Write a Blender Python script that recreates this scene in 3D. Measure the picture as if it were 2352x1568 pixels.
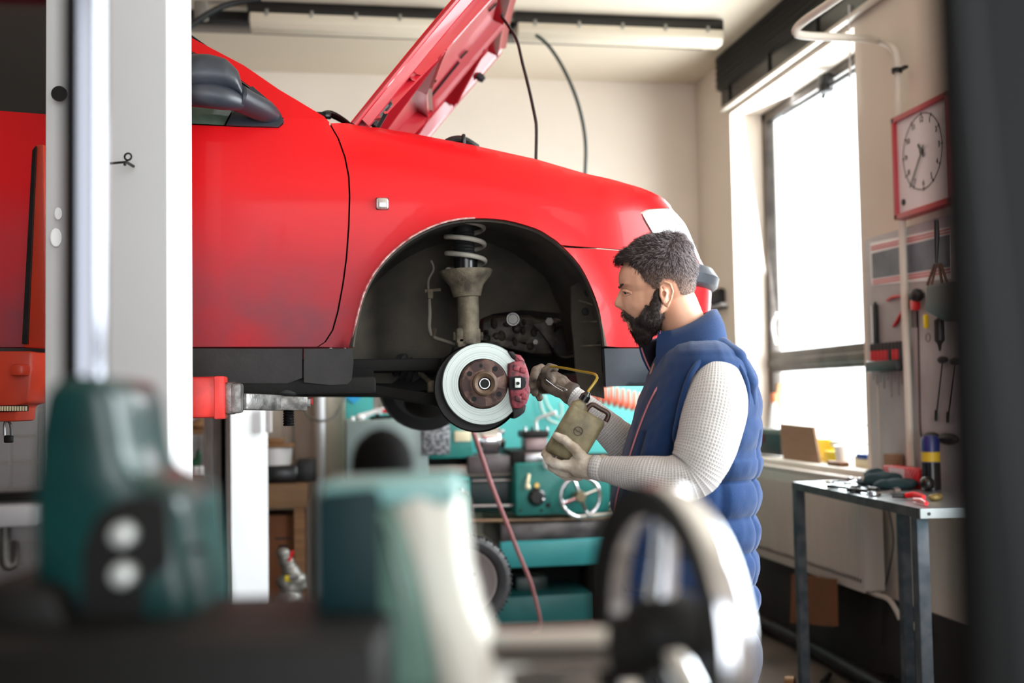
import bpy, bmesh, math, random
from math import pi, sin, cos, tan, sqrt, radians, atan2, asin, exp
from mathutils import Vector as V, Matrix, noise
from mathutils.geometry import delaunay_2d_cdt
random.seed(7)
for o in list(bpy.data.objects): bpy.data.objects.remove(o)
S = bpy.context.scene
COL = S.collection

# ---------------------------------------------------------------- camera
F, CX, CY = 2600.0, 1176.0, 784.0
TH, PITCH, ROLL = radians(9.5), radians(2.8), radians(1.0)
CAM = V((0, 0, 1.37))
ROT = Matrix.Rotation(-TH, 3, 'Z') @ Matrix.Rotation(pi/2+PITCH, 3, 'X') @ Matrix.Rotation(-ROLL, 3, 'Z')
cd = bpy.data.cameras.new('camera'); cam = bpy.data.objects.new('camera', cd); COL.objects.link(cam)
cam.matrix_world = Matrix.Translation(CAM) @ ROT.to_4x4()
cd.sensor_width = 36; cd.lens = F/2352*36; cd.clip_start = .05; cd.clip_end = 200
cd.dof.use_dof = True; cd.dof.focus_distance = 3.02; cd.dof.aperture_fstop = 2.0
S.camera = cam
# ---------------------------------------------------------------- world, lights, exposure
w = bpy.data.worlds.new('overcast_sky'); S.world = w; w.use_nodes = True
bg = w.node_tree.nodes['Background']; bg.inputs[0].default_value = (.93, .97, 1, 1); bg.inputs[1].default_value = 2.2
S.view_settings.view_transform = 'Standard'; S.view_settings.look = 'None'
S.view_settings.gamma = 1; S.view_settings.use_curve_mapping = False
S.view_settings.exposure = 0.62
def area(name, loc, size, power, direction, col=(1, 1, 1)):
    l = bpy.data.lights.new(name, 'AREA'); l.shape = 'RECTANGLE'; l.size, l.size_y = size
    l.energy = power; l.color = col
    o = bpy.data.objects.new(name, l); COL.objects.link(o); o.location = loc
    o.rotation_euler = V(direction).to_track_quat('-Z', 'Y').to_euler()
    return o
area('daylight_far_window', (3.05, 6.0, 2.1), (2.3, 2.3), 150, (-1, -.25, -.12), (.95, .98, 1))
area('added_fill_right', (3.05, 1.9, 2.1), (2.7, 2.3), 235, (-1, .05, -.1), (.93, .97, 1))  # added fill from the right, at a window out of view
area('added_fill_behind', (.8, -3.1, 1.9), (2.8, 2.6), 52, (-.12, 1, 0.05), (.96, .98, 1))  # added fill from an unseen opening behind the camera

# ---------------------------------------------------------------- geometry from measured points
def ray(px, py): return ROT @ V(((px-CX)/F, -(py-CY)/F, -1))
def Q(px, py, d): return CAM + ray(px, py)*d
def PY(px, py, y): r = ray(px, py); return CAM + r*((y-CAM.y)/r.y)
def PX(px, py, x): r = ray(px, py); return CAM + r*((x-CAM.x)/r.x)
def PZ(px, py, z): r = ray(px, py); return CAM + r*((z-CAM.z)/r.z)
RIGHT = V((cos(TH), -sin(TH), 0)); AWAY = V((sin(TH), cos(TH), 0)); UP = V((0, 0, 1))
WL = {}
def lin(c): c = c/255; return c/12.92 if c <= .04045 else ((c+.055)/1.055)**2.4
def RGB(r, g, b): return (lin(r), lin(g), lin(b), 1)
MATS = {}
def mk(name, col, rough=.5, metal=0., var=0., vs=6., col2=None, bump=0., bs=60., coat=0., spec=.5, trans=0., emit=None, sss=0., stretch=None, detail=4, lo=.35, hi=.7):
    m = bpy.data.materials.new(name); m.use_nodes = True; nt = m.node_tree; N = nt.nodes; L = nt.links
    p = N['Principled BSDF']
    c = RGB(*col)
    p.inputs['Base Color'].default_value = c; p.inputs['Roughness'].default_value = rough; p.inputs['Metallic'].default_value = metal
    p.inputs['Specular IOR Level'].default_value = spec
    if coat: p.inputs['Coat Weight'].default_value = coat; p.inputs['Coat Roughness'].default_value = .06
    if trans: p.inputs['Transmission Weight'].default_value = trans
    if sss: p.inputs['Subsurface Weight'].default_value = sss; p.inputs['Subsurface Radius'].default_value = (.012, .005, .003)
    if emit: p.inputs['Emission Color'].default_value = RGB(*emit[0]); p.inputs['Emission Strength'].default_value = emit[1]
    tc = N.new('ShaderNodeTexCoord'); src = tc.outputs['Object']
    if stretch:
        mp = N.new('ShaderNodeMapping'); mp.inputs['Scale'].default_value = stretch; L.new(src, mp.inputs[0]); src = mp.outputs[0]
    if var or col2:
        n = N.new('ShaderNodeTexNoise'); n.inputs['Scale'].default_value = vs; n.inputs['Detail'].default_value = detail; L.new(src, n.inputs['Vector'])
        r = N.new('ShaderNodeValToRGB'); L.new(n.outputs[0], r.inputs[0])
        r.color_ramp.elements[0].position = lo; r.color_ramp.elements[1].position = hi
        c2 = RGB(*col2) if col2 else tuple(v*(1-var) for v in c[:3])+(1,)
        r.color_ramp.elements[0].color = c2; r.color_ramp.elements[1].color = c
        L.new(r.outputs[0], p.inputs['Base Color'])
    if bump:
        n = N.new('ShaderNodeTexNoise'); n.inputs['Scale'].default_value = bs; n.inputs['Detail'].default_value = 3; L.new(src, n.inputs['Vector'])
        b = N.new('ShaderNodeBump'); b.inputs['Strength'].default_value = bump; b.inputs['Distance'].default_value = .004
        L.new(n.outputs[0], b.inputs['Height']); L.new(b.outputs[0], p.inputs['Normal'])
    MATS[name] = m
    return m

class MB:
    def __init__(s): s.bm = bmesh.new(); s.uv = s.bm.loops.layers.uv.new('UVMap')
    def box(s, c, size, rot=None, bev=0., seg=2):
        M = Matrix.Translation(V(c)) @ ((rot.to_4x4() if rot else Matrix.Identity(4))) @ Matrix.Diagonal((*size, 1))
        r = bmesh.ops.create_cube(s.bm, size=1, matrix=M)
        if bev:
            es = list({e for v in r['verts'] for e in v.link_edges})
            bmesh.ops.bevel(s.bm, geom=es, offset=min(bev, min(size)*.49), segments=seg, profile=.5, affect='EDGES')
        return s
    def bar(s, a, b, wid, thick, up=UP, bev=0.):
        a, b = V(a), V(b); z = (b-a); l = z.length; z.normalize(); x = V(up).cross(z)
        if x.length < 1e-4: x = V((1, 0, 0)).cross(z)
        x.normalize(); y = z.cross(x)
        return s.box((a+b)/2, (wid, thick, l), Matrix((x, y, z)).transposed(), bev)
    def prism(s, pts, ext, bev=0.):
        vs = [s.bm.verts.new(V(p)) for p in pts]; ws = [s.bm.verts.new(V(p)+V(ext)) for p in pts]
        n = len(pts); fs = [s.bm.faces.new(vs), s.bm.faces.new(ws[::-1])]
        for i in range(n): fs.append(s.bm.faces.new((vs[i], ws[i], ws[(i+1) % n], vs[(i+1) % n])))
        bmesh.ops.recalc_face_normals(s.bm, faces=fs)
        if bev:
            es = list({e for v in vs+ws for e in v.link_edges})
            bmesh.ops.bevel(s.bm, geom=es, offset=bev, segments=2, profile=.5, affect='EDGES')
        return s
    def rings(s, R, cap=True, closed=False, us=None, vs=None):
        bv = [[s.bm.verts.new(p) for p in r] for r in R]; n = len(R[0]); m = len(R); fs = []
        for i in range(m if closed else m-1):
            a, b = bv[i], bv[(i+1) % m]
            for j in range(n):
                k = (j+1) % n
                try: f = s.bm.faces.new((a[j], a[k], b[k], b[j]))
                except ValueError: continue
                fs.append(f)
                if us:
                    q = [(us*j/n, vs[i]), (us*(j+1)/n, vs[i]), (us*(j+1)/n, vs[(i+1) % m]), (us*j/n, vs[(i+1) % m])]
                    for lp, c in zip(f.loops, q): lp[s.uv].uv = c
        if cap and not closed:
            fs.append(s.bm.faces.new(bv[0][::-1])); fs.append(s.bm.faces.new(bv[-1]))
        bmesh.ops.recalc_face_normals(s.bm, faces=fs)
        return s
    def tube(s, pts, r, n=10, cap=True, sub=0, closed=False, flat=1., up=None, rf=None, uvs=False):
        pts = [V(p) for p in pts]
        rr = list(r) if isinstance(r, (list, tuple)) else [r]*len(pts)
        if sub: pts, rr = crom(pts, rr, sub, closed)
        m = len(pts); R = []; x = None; acc = 0; vl = []
        for i, p in enumerate(pts):
            a = pts[(i-1) % m] if (closed or i > 0) else p; b = pts[(i+1) % m] if (closed or i < m-1) else p
            t = (b-a).normalized() if (b-a).length > 1e-9 else V((0, 0, 1))
            if x is None:
                x = t.cross(V(up) if up else (UP if abs(t.z) < .9 else V((0, 1, 0)))).normalized()
            x = (x - t*x.dot(t)).normalized(); y = t.cross(x)
            if i: acc += (p-pts[i-1]).length
            vl.append(acc); ra = rr[i]; ring = []
            for j in range(n):
                th = 2*pi*j/n; q = ra*(rf(i/(m-1 or 1), th, acc) if rf else 1)
                ring.append(p + x*cos(th)*q + y*sin(th)*q*flat)
            R.append(ring)
        return s.rings(R, cap, closed, us=(2*pi*max(rr) if uvs else None), vs=vl)
    def lathe(s, prof, c, axis=(0, 0, 1), n=24, cap=True):
        ax = V(axis).normalized(); x = ax.cross(V((0, 0, 1)) if abs(ax.z) < .9 else V((1, 0, 0))).normalized(); y = ax.cross(x)
        R = [[V(c)+ax*h+(x*cos(2*pi*j/n)+y*sin(2*pi*j/n))*max(r, 1e-5) for j in range(n)] for r, h in prof]
        return s.rings(R, cap)
    def ring(s, prof, c, axis=(0, 0, 1), n=32):
        ax = V(axis).normalized(); x = ax.cross(V((0, 0, 1)) if abs(ax.z) < .9 else V((1, 0, 0))).normalized(); y = ax.cross(x)
        R = [[V(c)+ax*h+(x*cos(2*pi*j/n)+y*sin(2*pi*j/n))*r for r, h in prof] for j in range(n)]
        return s.rings(R, False, True)
    def ell(s, c, r, rot=None, u=20, v=14):
        r = (r, r, r) if not isinstance(r, (tuple, list)) else r
        M = Matrix.Translation(V(c)) @ (rot.to_4x4() if rot else Matrix.Identity(4)) @ Matrix.Diagonal((*r, 1))
        bmesh.ops.create_uvsphere(s.bm, u_segments=u, v_segments=v, radius=1, matrix=M); return s
    def cap2(s, a, b, ra, rb, n=14):
        a, b = V(a), V(b)
        s.ell(a, ra, u=n, v=n//2+2); s.ell(b, rb, u=n, v=n//2+2)
        return s.tube([a, b], [ra, rb], n)
    def chain(s, P, n=14):
        for (a, ra), (b, rb) in zip(P, P[1:]): s.cap2(a, b, ra, rb, n)
        return s
    def quad(s, a, b, c, d): s.bm.faces.new([s.bm.verts.new(V(p)) for p in (a, b, c, d)]); return s
    def xf(s, M): bmesh.ops.transform(s.bm, matrix=M, verts=s.bm.verts); return s
def crom(P, r, sub, closed=False):
    n = len(P); out = []; ro = []
    def g(L, i): return L[i % n] if closed else L[max(0, min(n-1, i))]
    for i in range(n if closed else n-1):
        for k in range(sub):
            t = k/sub; a, b, c, d = (g(P, i-1), g(P, i), g(P, i+1), g(P, i+2)); e = [g(r, i-1), g(r, i), g(r, i+1), g(r, i+2)]
            f = lambda a, b, c, d: .5*((2*b)+(c-a)*t+(2*a-5*b+4*c-d)*t*t+(3*b-a-3*c+d)*t*t*t)
            out.append(f(a, b, c, d)); ro.append(f(*e))
    if not closed: out.append(P[-1]); ro.append(r[-1])
    return out, ro
def axes(dir_, up=UP):
    "rotation whose local z is dir_"
    z = V(dir_).normalized(); x = V(up).cross(z)
    if x.length < 1e-4: x = V((1, 0, 0)).cross(z)
    x.normalize(); return Matrix((x, z.cross(x), z)).transposed()
def setp(o, label=None, cat=None, group=None, kind=None):
    for k, v in (('label', label), ('category', cat), ('group', group), ('kind', kind)):
        if v: o[k] = v
    return o
def thing(name, label, cat, loc, group=None):
    o = bpy.data.objects.new(name, None); COL.objects.link(o); o.empty_display_size = .05
    o.location = V(loc); WL[o] = V(loc); return setp(o, label, cat, group)
def finish(me, mat, sm=35):
    me.materials.clear(); me.materials.append(mat)
    if sm is not None:
        me.shade_smooth()
        if sm < 180: me.set_sharp_from_angle(angle=radians(sm))
def part(name, mb, mat, parent=None, label=None, sm=35, kind=None, loc=None):
    me = bpy.data.meshes.new(name)
    if isinstance(mb, MB): mb.bm.to_mesh(me); mb.bm.free()
    else: me = mb; me.name = name
    if parent is not None: L0 = WL[parent]
    else:
        if loc is None:
            zs = [v.co.copy() for v in me.vertices]
            L0 = V(((min(v.x for v in zs)+max(v.x for v in zs))/2, (min(v.y for v in zs)+max(v.y for v in zs))/2, min(v.z for v in zs)))
        else: L0 = V(loc)
    me.transform(Matrix.Translation(-L0)); finish(me, mat, sm)
    o = bpy.data.objects.new(name, me); COL.objects.link(o)
    if parent is not None: o.parent = parent
    else: o.location = L0
    WL[o] = L0.copy(); return setp(o, label, kind=kind)
def solo(name, mb, mat, label, cat, group=None, sm=35, kind=None):
    o = part(name, mb, mat, sm=sm); return setp(o, label, cat, group, kind)
def struct(name, mb, mat, parent=None, sm=35): return part(name, mb, mat, parent, sm=sm, kind=None if parent else 'structure')
def dup(root, loc, label=None, rotz=0):
    r = root.copy(); COL.objects.link(r); r.location = V(loc); WL[r] = V(loc)
    if rotz: r.rotation_euler = (0, 0, rotz)
    if label: r['label'] = label
    for ch in list(root.children):
        c = ch.copy(); COL.objects.link(c); c.parent = r
        for g in ch.children: d = g.copy(); COL.objects.link(d); d.parent = c
    return r
def evalmesh(o):
    dg = bpy.context.evaluated_depsgraph_get(); me = bpy.data.meshes.new_from_object(o.evaluated_get(dg)); bpy.data.objects.remove(o); return me
def fuse(mb, voxel=.003, it=6, fac=.5):
    me = bpy.data.meshes.new('f'); mb.bm.to_mesh(me); mb.bm.free(); o = bpy.data.objects.new('f', me); COL.objects.link(o)
    m = o.modifiers.new('r', 'REMESH'); m.mode = 'VOXEL'; m.voxel_size = voxel
    if it: m = o.modifiers.new('s', 'SMOOTH'); m.iterations = it; m.factor = fac
    return evalmesh(o)
def textmesh(s, size, origin, xd, yd, depth=.0008, mb=None, align='CENTER'):
    c = bpy.data.curves.new('t', 'FONT'); c.body = s; c.size = size; c.align_x = align; c.align_y = 'CENTER'; c.extrude = depth
    o = bpy.data.objects.new('t', c); COL.objects.link(o); me = evalmesh(o)
    x = V(xd).normalized(); y = V(yd); y = (y-x*y.dot(x)).normalized(); z = x.cross(y)
    me.transform(Matrix.Translation(V(origin)) @ Matrix((x, y, z)).transposed().to_4x4())
    mb = mb or MB(); mb.bm.from_mesh(me); return mb
def inside(p, poly):
    c = False; n = len(poly); x, y = p
    for i in range(n):
        a, b = poly[i], poly[(i+1) % n]
        if (a[1] > y) != (b[1] > y) and x < (b[0]-a[0])*(y-a[1])/(b[1]-a[1])+a[0]: c = not c
    return c
def segd(p, a, b):
    ax, ay = a; bx, by = b; dx, dy = bx-ax, by-ay; l = dx*dx+dy*dy
    t = max(0, min(1, ((p[0]-ax)*dx+(p[1]-ay)*dy)/l)) if l else 0
    return math.hypot(p[0]-ax-t*dx, p[1]-ay-t*dy)
def sheet(mb, poly, f, step=.03, back=None):
    "fill a 2-D outline with a fine grid, lift it by f(u,v)->3D and give it thickness by back(p)->3D"
    P = []
    for i, a in enumerate(poly):
        b = poly[(i+1) % len(poly)]; k = max(1, int(math.hypot(b[0]-a[0], b[1]-a[1])/step+.5))
        for j in range(k): P.append((a[0]+(b[0]-a[0])*j/k, a[1]+(b[1]-a[1])*j/k))
    n = len(P); pts = list(P)
    x0, x1 = min(p[0] for p in P), max(p[0] for p in P); y0, y1 = min(p[1] for p in P), max(p[1] for p in P)
    i = 0; y = y0+step*.5
    while y < y1:
        x = x0+step*(.5 if i % 2 else 1.)
        while x < x1:
            if inside((x, y), P) and min(segd((x, y), P[k], P[(k+1) % n]) for k in range(n)) > step*.45: pts.append((x, y))
            x += step
        y += step*.87; i += 1
    vs, es, fs, *_ = delaunay_2d_cdt([V(p) for p in pts], [], [list(range(n))], 1, 1e-6)
    A = [mb.bm.verts.new(f(v.x, v.y)) for v in vs]; B = [mb.bm.verts.new(back(a.co.copy())) for a in A] if back else None
    cnt = {}; F_ = []
    for t in fs:
        F_.append(mb.bm.faces.new([A[k] for k in t]))
        if B: F_.append(mb.bm.faces.new([B[k] for k in reversed(t)]))
        for k in range(len(t)):
            e = (t[k], t[(k+1) % len(t)]); cnt[tuple(sorted(e))] = cnt.get(tuple(sorted(e)), []) + [e]
    if B:
        for e in cnt.values():
            if len(e) == 1:
                a, b = e[0]; F_.append(mb.bm.faces.new((A[b], A[a], B[a], B[b])))
    bmesh.ops.recalc_face_normals(mb.bm, faces=F_)
    return mb
def pw(tab, x):
    if x <= tab[0][0]: return tab[0][1]
    for (a, b), (c, d) in zip(tab, tab[1:]):
        if x <= c: return b+(d-b)*(x-a)/(c-a)
    return tab[-1][1]

# ---------------------------------------------------------------- materials
plaster = mk('plaster', (226, 213, 199), .85, var=.10, vs=1.4, bump=.12, bs=14, lo=.3, hi=.75)
ceilm = mk('ceiling_paint', (216, 202, 182), .9, var=.08, vs=.8)
floorm = mk('concrete_floor', (112, 100, 90), .5, col2=(58, 50, 45), vs=2.2, bump=.2, bs=30)
white_paint = mk('white_paint', (226, 228, 232), .38, var=.05, vs=3)
trimw = mk('cream_paint', (214, 205, 192), .5, var=.06, vs=4)
black = mk('black_plastic', (20, 21, 24), .45, var=.3, vs=20, bump=.05, bs=400)
blacks = mk('black_shiny', (14, 14, 16), .25)
darkmet = mk('dark_metal', (40, 38, 38), .5, .5, col2=(20, 18, 17), vs=9)
steel = mk('steel', (176, 176, 178), .3, 1, var=.25, vs=20)
chrome = mk('chrome', (225, 226, 230), .1, 1)
dullal = mk('cast_aluminium', (150, 148, 142), .5, .8, var=.3, vs=15, bump=.15, bs=80)
winf = mk('window_frame_metal', (92, 84, 78), .45, .4, col2=(60, 52, 46), vs=7)
teal = mk('teal_machine_paint', (44, 140, 132), .38, col2=(34, 112, 106), vs=4, bump=.08, bs=40)
tealb = mk('teal_bright_paint', (52, 156, 160), .4, var=.15, vs=3)
tealdark = mk('dark_teal_paint', (18, 66, 64), .35, col2=(12, 40, 40), vs=5)
cardb = mk('cardboard', (150, 118, 92), .85, var=.12, vs=6, stretch=(1, 1, 6))
cardd = mk('brown_cardboard', (120, 72, 40), .85, var=.25, vs=4)
wood = mk('wood', (140, 100, 62), .7, var=.3, vs=5, stretch=(1, 8, 8))
redp = mk('red_plastic', (200, 20, 30), .35)
yellow = mk('yellow_plastic', (235, 210, 20), .45)
bluep = mk('blue_plastic', (30, 66, 150), .45)
rubber = mk('rubber', (26, 26, 28), .75, var=.3, vs=10, bump=.2, bs=90)
cream = mk('cream_label', (235, 225, 190), .6)
white = mk('white_plastic', (236, 236, 236), .4)
rust = mk('rusty_iron', (124, 96, 84), .6, .35, col2=(50, 30, 28), vs=28, bump=.3, bs=120, detail=8)
glass = bpy.data.materials.new('window_glass'); glass.use_nodes = True
_n = glass.node_tree.nodes; _l = glass.node_tree.links
_t = _n.new('ShaderNodeBsdfTransparent'); _t.inputs[0].default_value = (.96, .98, .98, 1); _g = _n.new('ShaderNodeBsdfGlossy'); _g.inputs['Roughness'].default_value = .02
_m = _n.new('ShaderNodeMixShader'); _m.inputs[0].default_value = .05
_l.new(_t.outputs[0], _m.inputs[1]); _l.new(_g.outputs[0], _m.inputs[2]); _l.new(_m.outputs[0], _n['Material Output'].inputs[0])
# ================================================================ ROOM
XR, YB, ZC, XL, YF = 2.61, 7.57, 3.55, -4.6, -3.0
struct('floor', MB().box(((XL+XR)/2, (YB+YF)/2, -.05), (XR-XL+.6, YB-YF+.6, .1)), floorm)
struct('ceiling', MB().box(((XL+XR)/2, (YB+YF)/2, ZC+.05), (XR-XL+.6, YB-YF+.6, .1)), ceilm)
struct('wall_back', MB().box(((XL+XR)/2, YB+.1, ZC/2), (XR-XL+.6, .2, ZC)), plaster)
struct('wall_left', MB().box((XL-.1, (YB+YF)/2, ZC/2), (.2, YB-YF, ZC)), mk('dark_wall_paint', (74, 70, 66), .8))
W1 = (5.17, 6.9, .96, 3.17); W2 = (.55, 3.25, .96, 3.17); TW = .30
mb = MB()
def wy(y0, y1, z0, z1): mb.box((XR+TW/2, (y0+y1)/2, (z0+z1)/2), (TW, y1-y0, z1-z0))
wy(YF, YB+.2, 0, .96); wy(YF, YB+.2, 3.17, ZC); wy(YF, W2[0], .96, 3.17); wy(W2[1], W1[0], .96, 3.17); wy(W1[1], YB+.2, .96, 3.17)
struct('wall_right', mb, plaster)
mb = MB(); mb.box((-2.65, YF-.1, ZC/2), (3.9, .2, ZC)).box((2.45, YF-.1, ZC/2), (.3, .2, ZC)).box((.8, YF-.1, 3.4), (3.0, .2, .3))  # unseen opening shaped to let the added fill in
struct('wall_front', mb, mk('front_wall_paint', (92, 88, 84), .8))
# windows
def window(name, W, rail):
    y0, y1, z0, z1 = W; x = XR+.24; wn = bpy.data.objects.new(name, None); COL.objects.link(wn); wn.location = (x, (y0+y1)/2, z0); WL[wn] = V(wn.location); wn['kind'] = 'structure'
    fr = MB(); t = .06
    fr.box((x, y0+t/2, (z0+z1)/2), (t, t, z1-z0), bev=.006).box((x, y1-t/2, (z0+z1)/2), (t, t, z1-z0), bev=.006)
    fr.box((x, (y0+y1)/2, z1-t/2), (t, y1-y0, t), bev=.006).box((x, (y0+y1)/2, z0+t/2), (t, y1-y0, t), bev=.006)
    part('window_frame', fr, winf, wn)
    part('transom', MB().box((x-.005, (y0+y1)/2, rail), (.07, y1-y0-.1, .13), bev=.01).box((x-.045, (y0+y1)/2, rail-.01), (.02, y1-y0-.1, .05), bev=.006), winf, wn)
    for za, zb in ((z0+t, rail-.07), (rail+.07, z1-t)):
        g = part('pane', MB().box((x, (y0+y1)/2, (za+zb)/2), (.008, y1-y0-2*t+.01, zb-za)), glass, wn, sm=None)
    return wn
rz = PX(1795, 830, XR+.2).z
w1 = window('window_1', W1, rz); w2 = window('added_window', W2, rz)  # second window is unseen, added to light the scene from the right
# opening gear along the head of window 1, and its handle
p0 = PX(1800, 262, XR+.17); p1 = PX(1970, 158, XR+.17)
part('opening_gear', MB().tube([p0, p1], .014, 8).box(PX(1897, 192, XR+.17), (.07, .09, .11), bev=.02).tube([PX(1897, 200, XR+.17), PX(1890, 225, XR+.17)], .012, 8), darkmet, w1)
part('window_handle', MB().tube([PX(1786, 720, XR+.16), PX(1776, 735, XR+.14), PX(1775, 760, XR+.14), PX(1782, 790, XR+.16)], .012, 8, sub=4), white, w1)
struct('window_sill', MB().box((XR+.09, (W1[0]+W1[1])/2+.05, .965), (.36, W1[1]-W1[0]+.5, .05), bev=.008), trimw, w1)
struct('window_sill', MB().box((XR+.09, (W2[0]+W2[1])/2, .965), (.36, W2[1]-W2[0], .05), bev=.008), trimw, w2)  # sill of the unseen added window
# dark sun blind box over the window
X = XR-.02
bl = thing('sun_blind', 'dark slatted sun blind rolled up high over the tall window', 'blind', (XR-.1, 5.9, 3.2))
y0, y1 = 4.45, 6.96
for i in range(11):
    part('slat', MB().box((XR-.04-.004*(i % 2), (y0+y1)/2, 3.535-.02*i), (.06, y1-y0, .012), Matrix.Rotation(.35, 3, 'Y')), black, bl, sm=None)
part('blind_box', MB().box((XR-.02, (y0+y1)/2, 3.28), (.03, y1-y0, .15)), blacks, bl)
part('bottom_rail', MB().box((XR-.035, (y0+y1)/2, 3.205), (.035, y1-y0, .022), bev=.005), trimw, bl)
for yy in (4.9, 5.5, 6.15, 6.8): part('ladder_cord', MB().box((XR-.04, yy, 3.26), (.012, .014, .13)), darkmet, bl)
solo('blind_cord', MB().tube([PX(1950, 12, XR-.045), PX(1951, 95, XR-.045), PX(1953, 190, XR-.045), PX(1955, 265, XR-.045)], [.004, .004, .006, .003], 6), white, 'thin white pull cord hanging down in front of the tall window', 'cord')
# heating pipe on the right wall
hp = thing('heating_pipe', 'thin cream painted pipe bent under the ceiling and running down beside the clock', 'pipe', (XR-.06, 4.9, .9))
pp = [Q(1960, -30, 4.2), Q(1900, 12, 4.35), Q(1845, 50, 4.5), Q(1828, 72, 4.55), Q(1850, 82, 4.6), Q(1940, 86, 4.75), PX(2010, 92, XR-.07), PX(2048, 108, XR-.06), PX(2060, 145, XR-.05), PX(2063, 270, XR-.042), PX(2072, 520, XR-.046), PX(2082, 800, XR-.046), PX(2092, 1075, XR-.046)]
part('pipe_run', MB().tube(pp, .017, 12, sub=5), trimw, hp, sm=60)
c = PX(2060, 162, XR-.06); part('pipe_clip', MB().ring([(.018, -.01), (.024, -.01), (.024, .01), (.018, .01)], c, n=16).box(c+V((.01, -.03, 0)), (.02, .07, .012)), darkmet, hp)
# ceiling strip lights
def strip(pa, pb, label):
    a, b = pa, pb; t = thing('strip_light', label, 'ceiling light', ((a.x+b.x)/2, a.y, a.z), 'strip lights under the ceiling'); L = b.x-a.x; m = (a+b)/2
    part('housing', MB().box((m.x, m.y+.02, ZC-.045), (L+.03, .13, .09), bev=.012), blacks, t)
    mb = MB(); pr = [(-.075, .0), (-.068, -.05), (-.045, -.08), (.045, -.08), (.068, -.05), (.075, 0)]
    mb.prism([(a.x, m.y+u, ZC-.075+v) for u, v in pr], (L, 0, 0), .006)
    part('diffuser', mb, cream_diff, t)
    for i in range(5):
        x = a.x+L*(.08+.21*i); part('clip', MB().box((x, m.y-.077, ZC-.075), (.018, .012, .035), bev=.003), dullal, t)
cream_diff = mk('acrylic_diffuser', (208, 196, 176), .35, var=.05, vs=5)
zL = ZC-.1
a = PZ(578, 40, zL); b = PZ(1000, 50, zL); yy = 6.25
x0 = PY(575, 30, yy).x; x1 = PY(1052, 40, yy).x; x2 = PY(1185, 50, yy).x; x3 = PY(1652, 70, yy).x
strip(V((x0, yy, ZC)), V((x1, yy, ZC)), 'long closed strip light under the ceiling left of the raised bonnet')
strip(V((x2, yy, ZC)), V((x3, yy, ZC)), 'long closed strip light under the ceiling right of the raised bonnet')
solo('cable_trunking', MB().box(((x0+x3)/2-1.3, yy+.22, ZC-.04), (x3-x0+2.6, .16, .08), bev=.005), blacks, 'black cable trunking along the ceiling behind the strip lights', 'trunking')
mb = MB(); mb.tube([PY(420, 76, 5.6), PY(450, 50, 5.6), PY(500, 20, 5.6), PY(545, 5, 5.6), PY(600, -2, 5.6)], .016, 8, sub=5)
solo('ceiling_cable', mb, blacks, 'thick black cable sagging from the ceiling above the windscreen pillar', 'cable')
mb = MB(); mb.box(PY(462, 25, 5.9), (.07, .05, .1), bev=.01).tube([PY(470, 5, 5.9), PY(560, 5, 5.9)], .008, 6)
solo('junction_box', mb, dullal, 'small grey junction box under the ceiling right beside the white post', 'junction box')
# ================================================================ CAR (side plane y = YC, nose towards +x, raised on the lift)
YC, X0, RN = 3.22, .80, .50
YM = YC+.82
# paint with road dust and reflections both put into the lower door colour
redm = mk('red_car_paint', (206, 5, 14), .42, coat=.12, spec=.22)
def dust_and_reflections():
    nt = redm.node_tree; N = nt.nodes; L = nt.links; p = N['Principled BSDF']
    geo = N.new('ShaderNodeNewGeometry'); sp = N.new('ShaderNodeSeparateXYZ'); L.new(geo.outputs['Position'], sp.inputs[0])
    n = N.new('ShaderNodeTexNoise'); n.inputs['Scale'].default_value = 5; n.inputs['Detail'].default_value = 7; L.new(geo.outputs['Position'], n.inputs['Vector'])
    def mapr(src, a, b, c, d):
        m = N.new('ShaderNodeMapRange'); m.inputs['From Min'].default_value = a; m.inputs['From Max'].default_value = b; m.inputs['To Min'].default_value = c; m.inputs['To Max'].default_value = d; L.new(src, m.inputs['Value']); return m.outputs[0]
    def mth(op, a, b):
        m = N.new('ShaderNodeMath'); m.operation = op; m.use_clamp = True
        for i, v in enumerate((a, b)):
            if isinstance(v, (int, float)): m.inputs[i].default_value = v
            else: L.new(v, m.inputs[i])
        return m.outputs[0]
    mz = mapr(sp.outputs['Z'], 1.98, 1.62, 0, 1); mx = mapr(sp.outputs['X'], .9, -.1, .15, 1)
    m = mth('MULTIPLY', mth('MULTIPLY', mz, mx), mapr(n.outputs[0], .3, .65, .5, 1))
    mx_ = N.new('ShaderNodeMix'); mx_.data_type = 'RGBA'; L.new(m, mx_.inputs['Factor'])
    mx_.inputs['A'].default_value = RGB(196, 4, 13); mx_.inputs['B'].default_value = RGB(118, 62, 70); L.new(mx_.outputs['Result'], p.inputs['Base Color'])
    L.new(mapr(m, 0, 1, .40, .7), p.inputs['Roughness']); L.new(mapr(m, 0, .5, .12, 0), p.inputs['Coat Weight'])
dust_and_reflections()
redin = mk('red_inner_paint', (160, 18, 32), .32, coat=.55, var=.06, vs=10)
trimb = mk('grey_black_trim', (44, 48, 56), .5, var=.25, vs=12, bump=.06, bs=250)
sillm = mk('dusty_sill', (52, 50, 50), .55, col2=(34, 32, 32), vs=8, bump=.1, bs=90)
liner = mk('arch_liner_felt', (72, 66, 56), .9, col2=(44, 41, 35), vs=7, bump=.35, bs=160, detail=8)
dirtm = mk('dirty_suspension_steel', (112, 103, 85), .75, .1, col2=(58, 50, 40), vs=22, bump=.4, bs=150, detail=8)
under = mk('underbody', (20, 18, 17), .8, spec=.25, col2=(9, 8, 8), vs=7, bump=.3, bs=60)
dk = mk('black_gap', (6, 6, 6), .9)
xn_tab = None
def XN(z): return pw(xn_tab, z)
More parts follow.
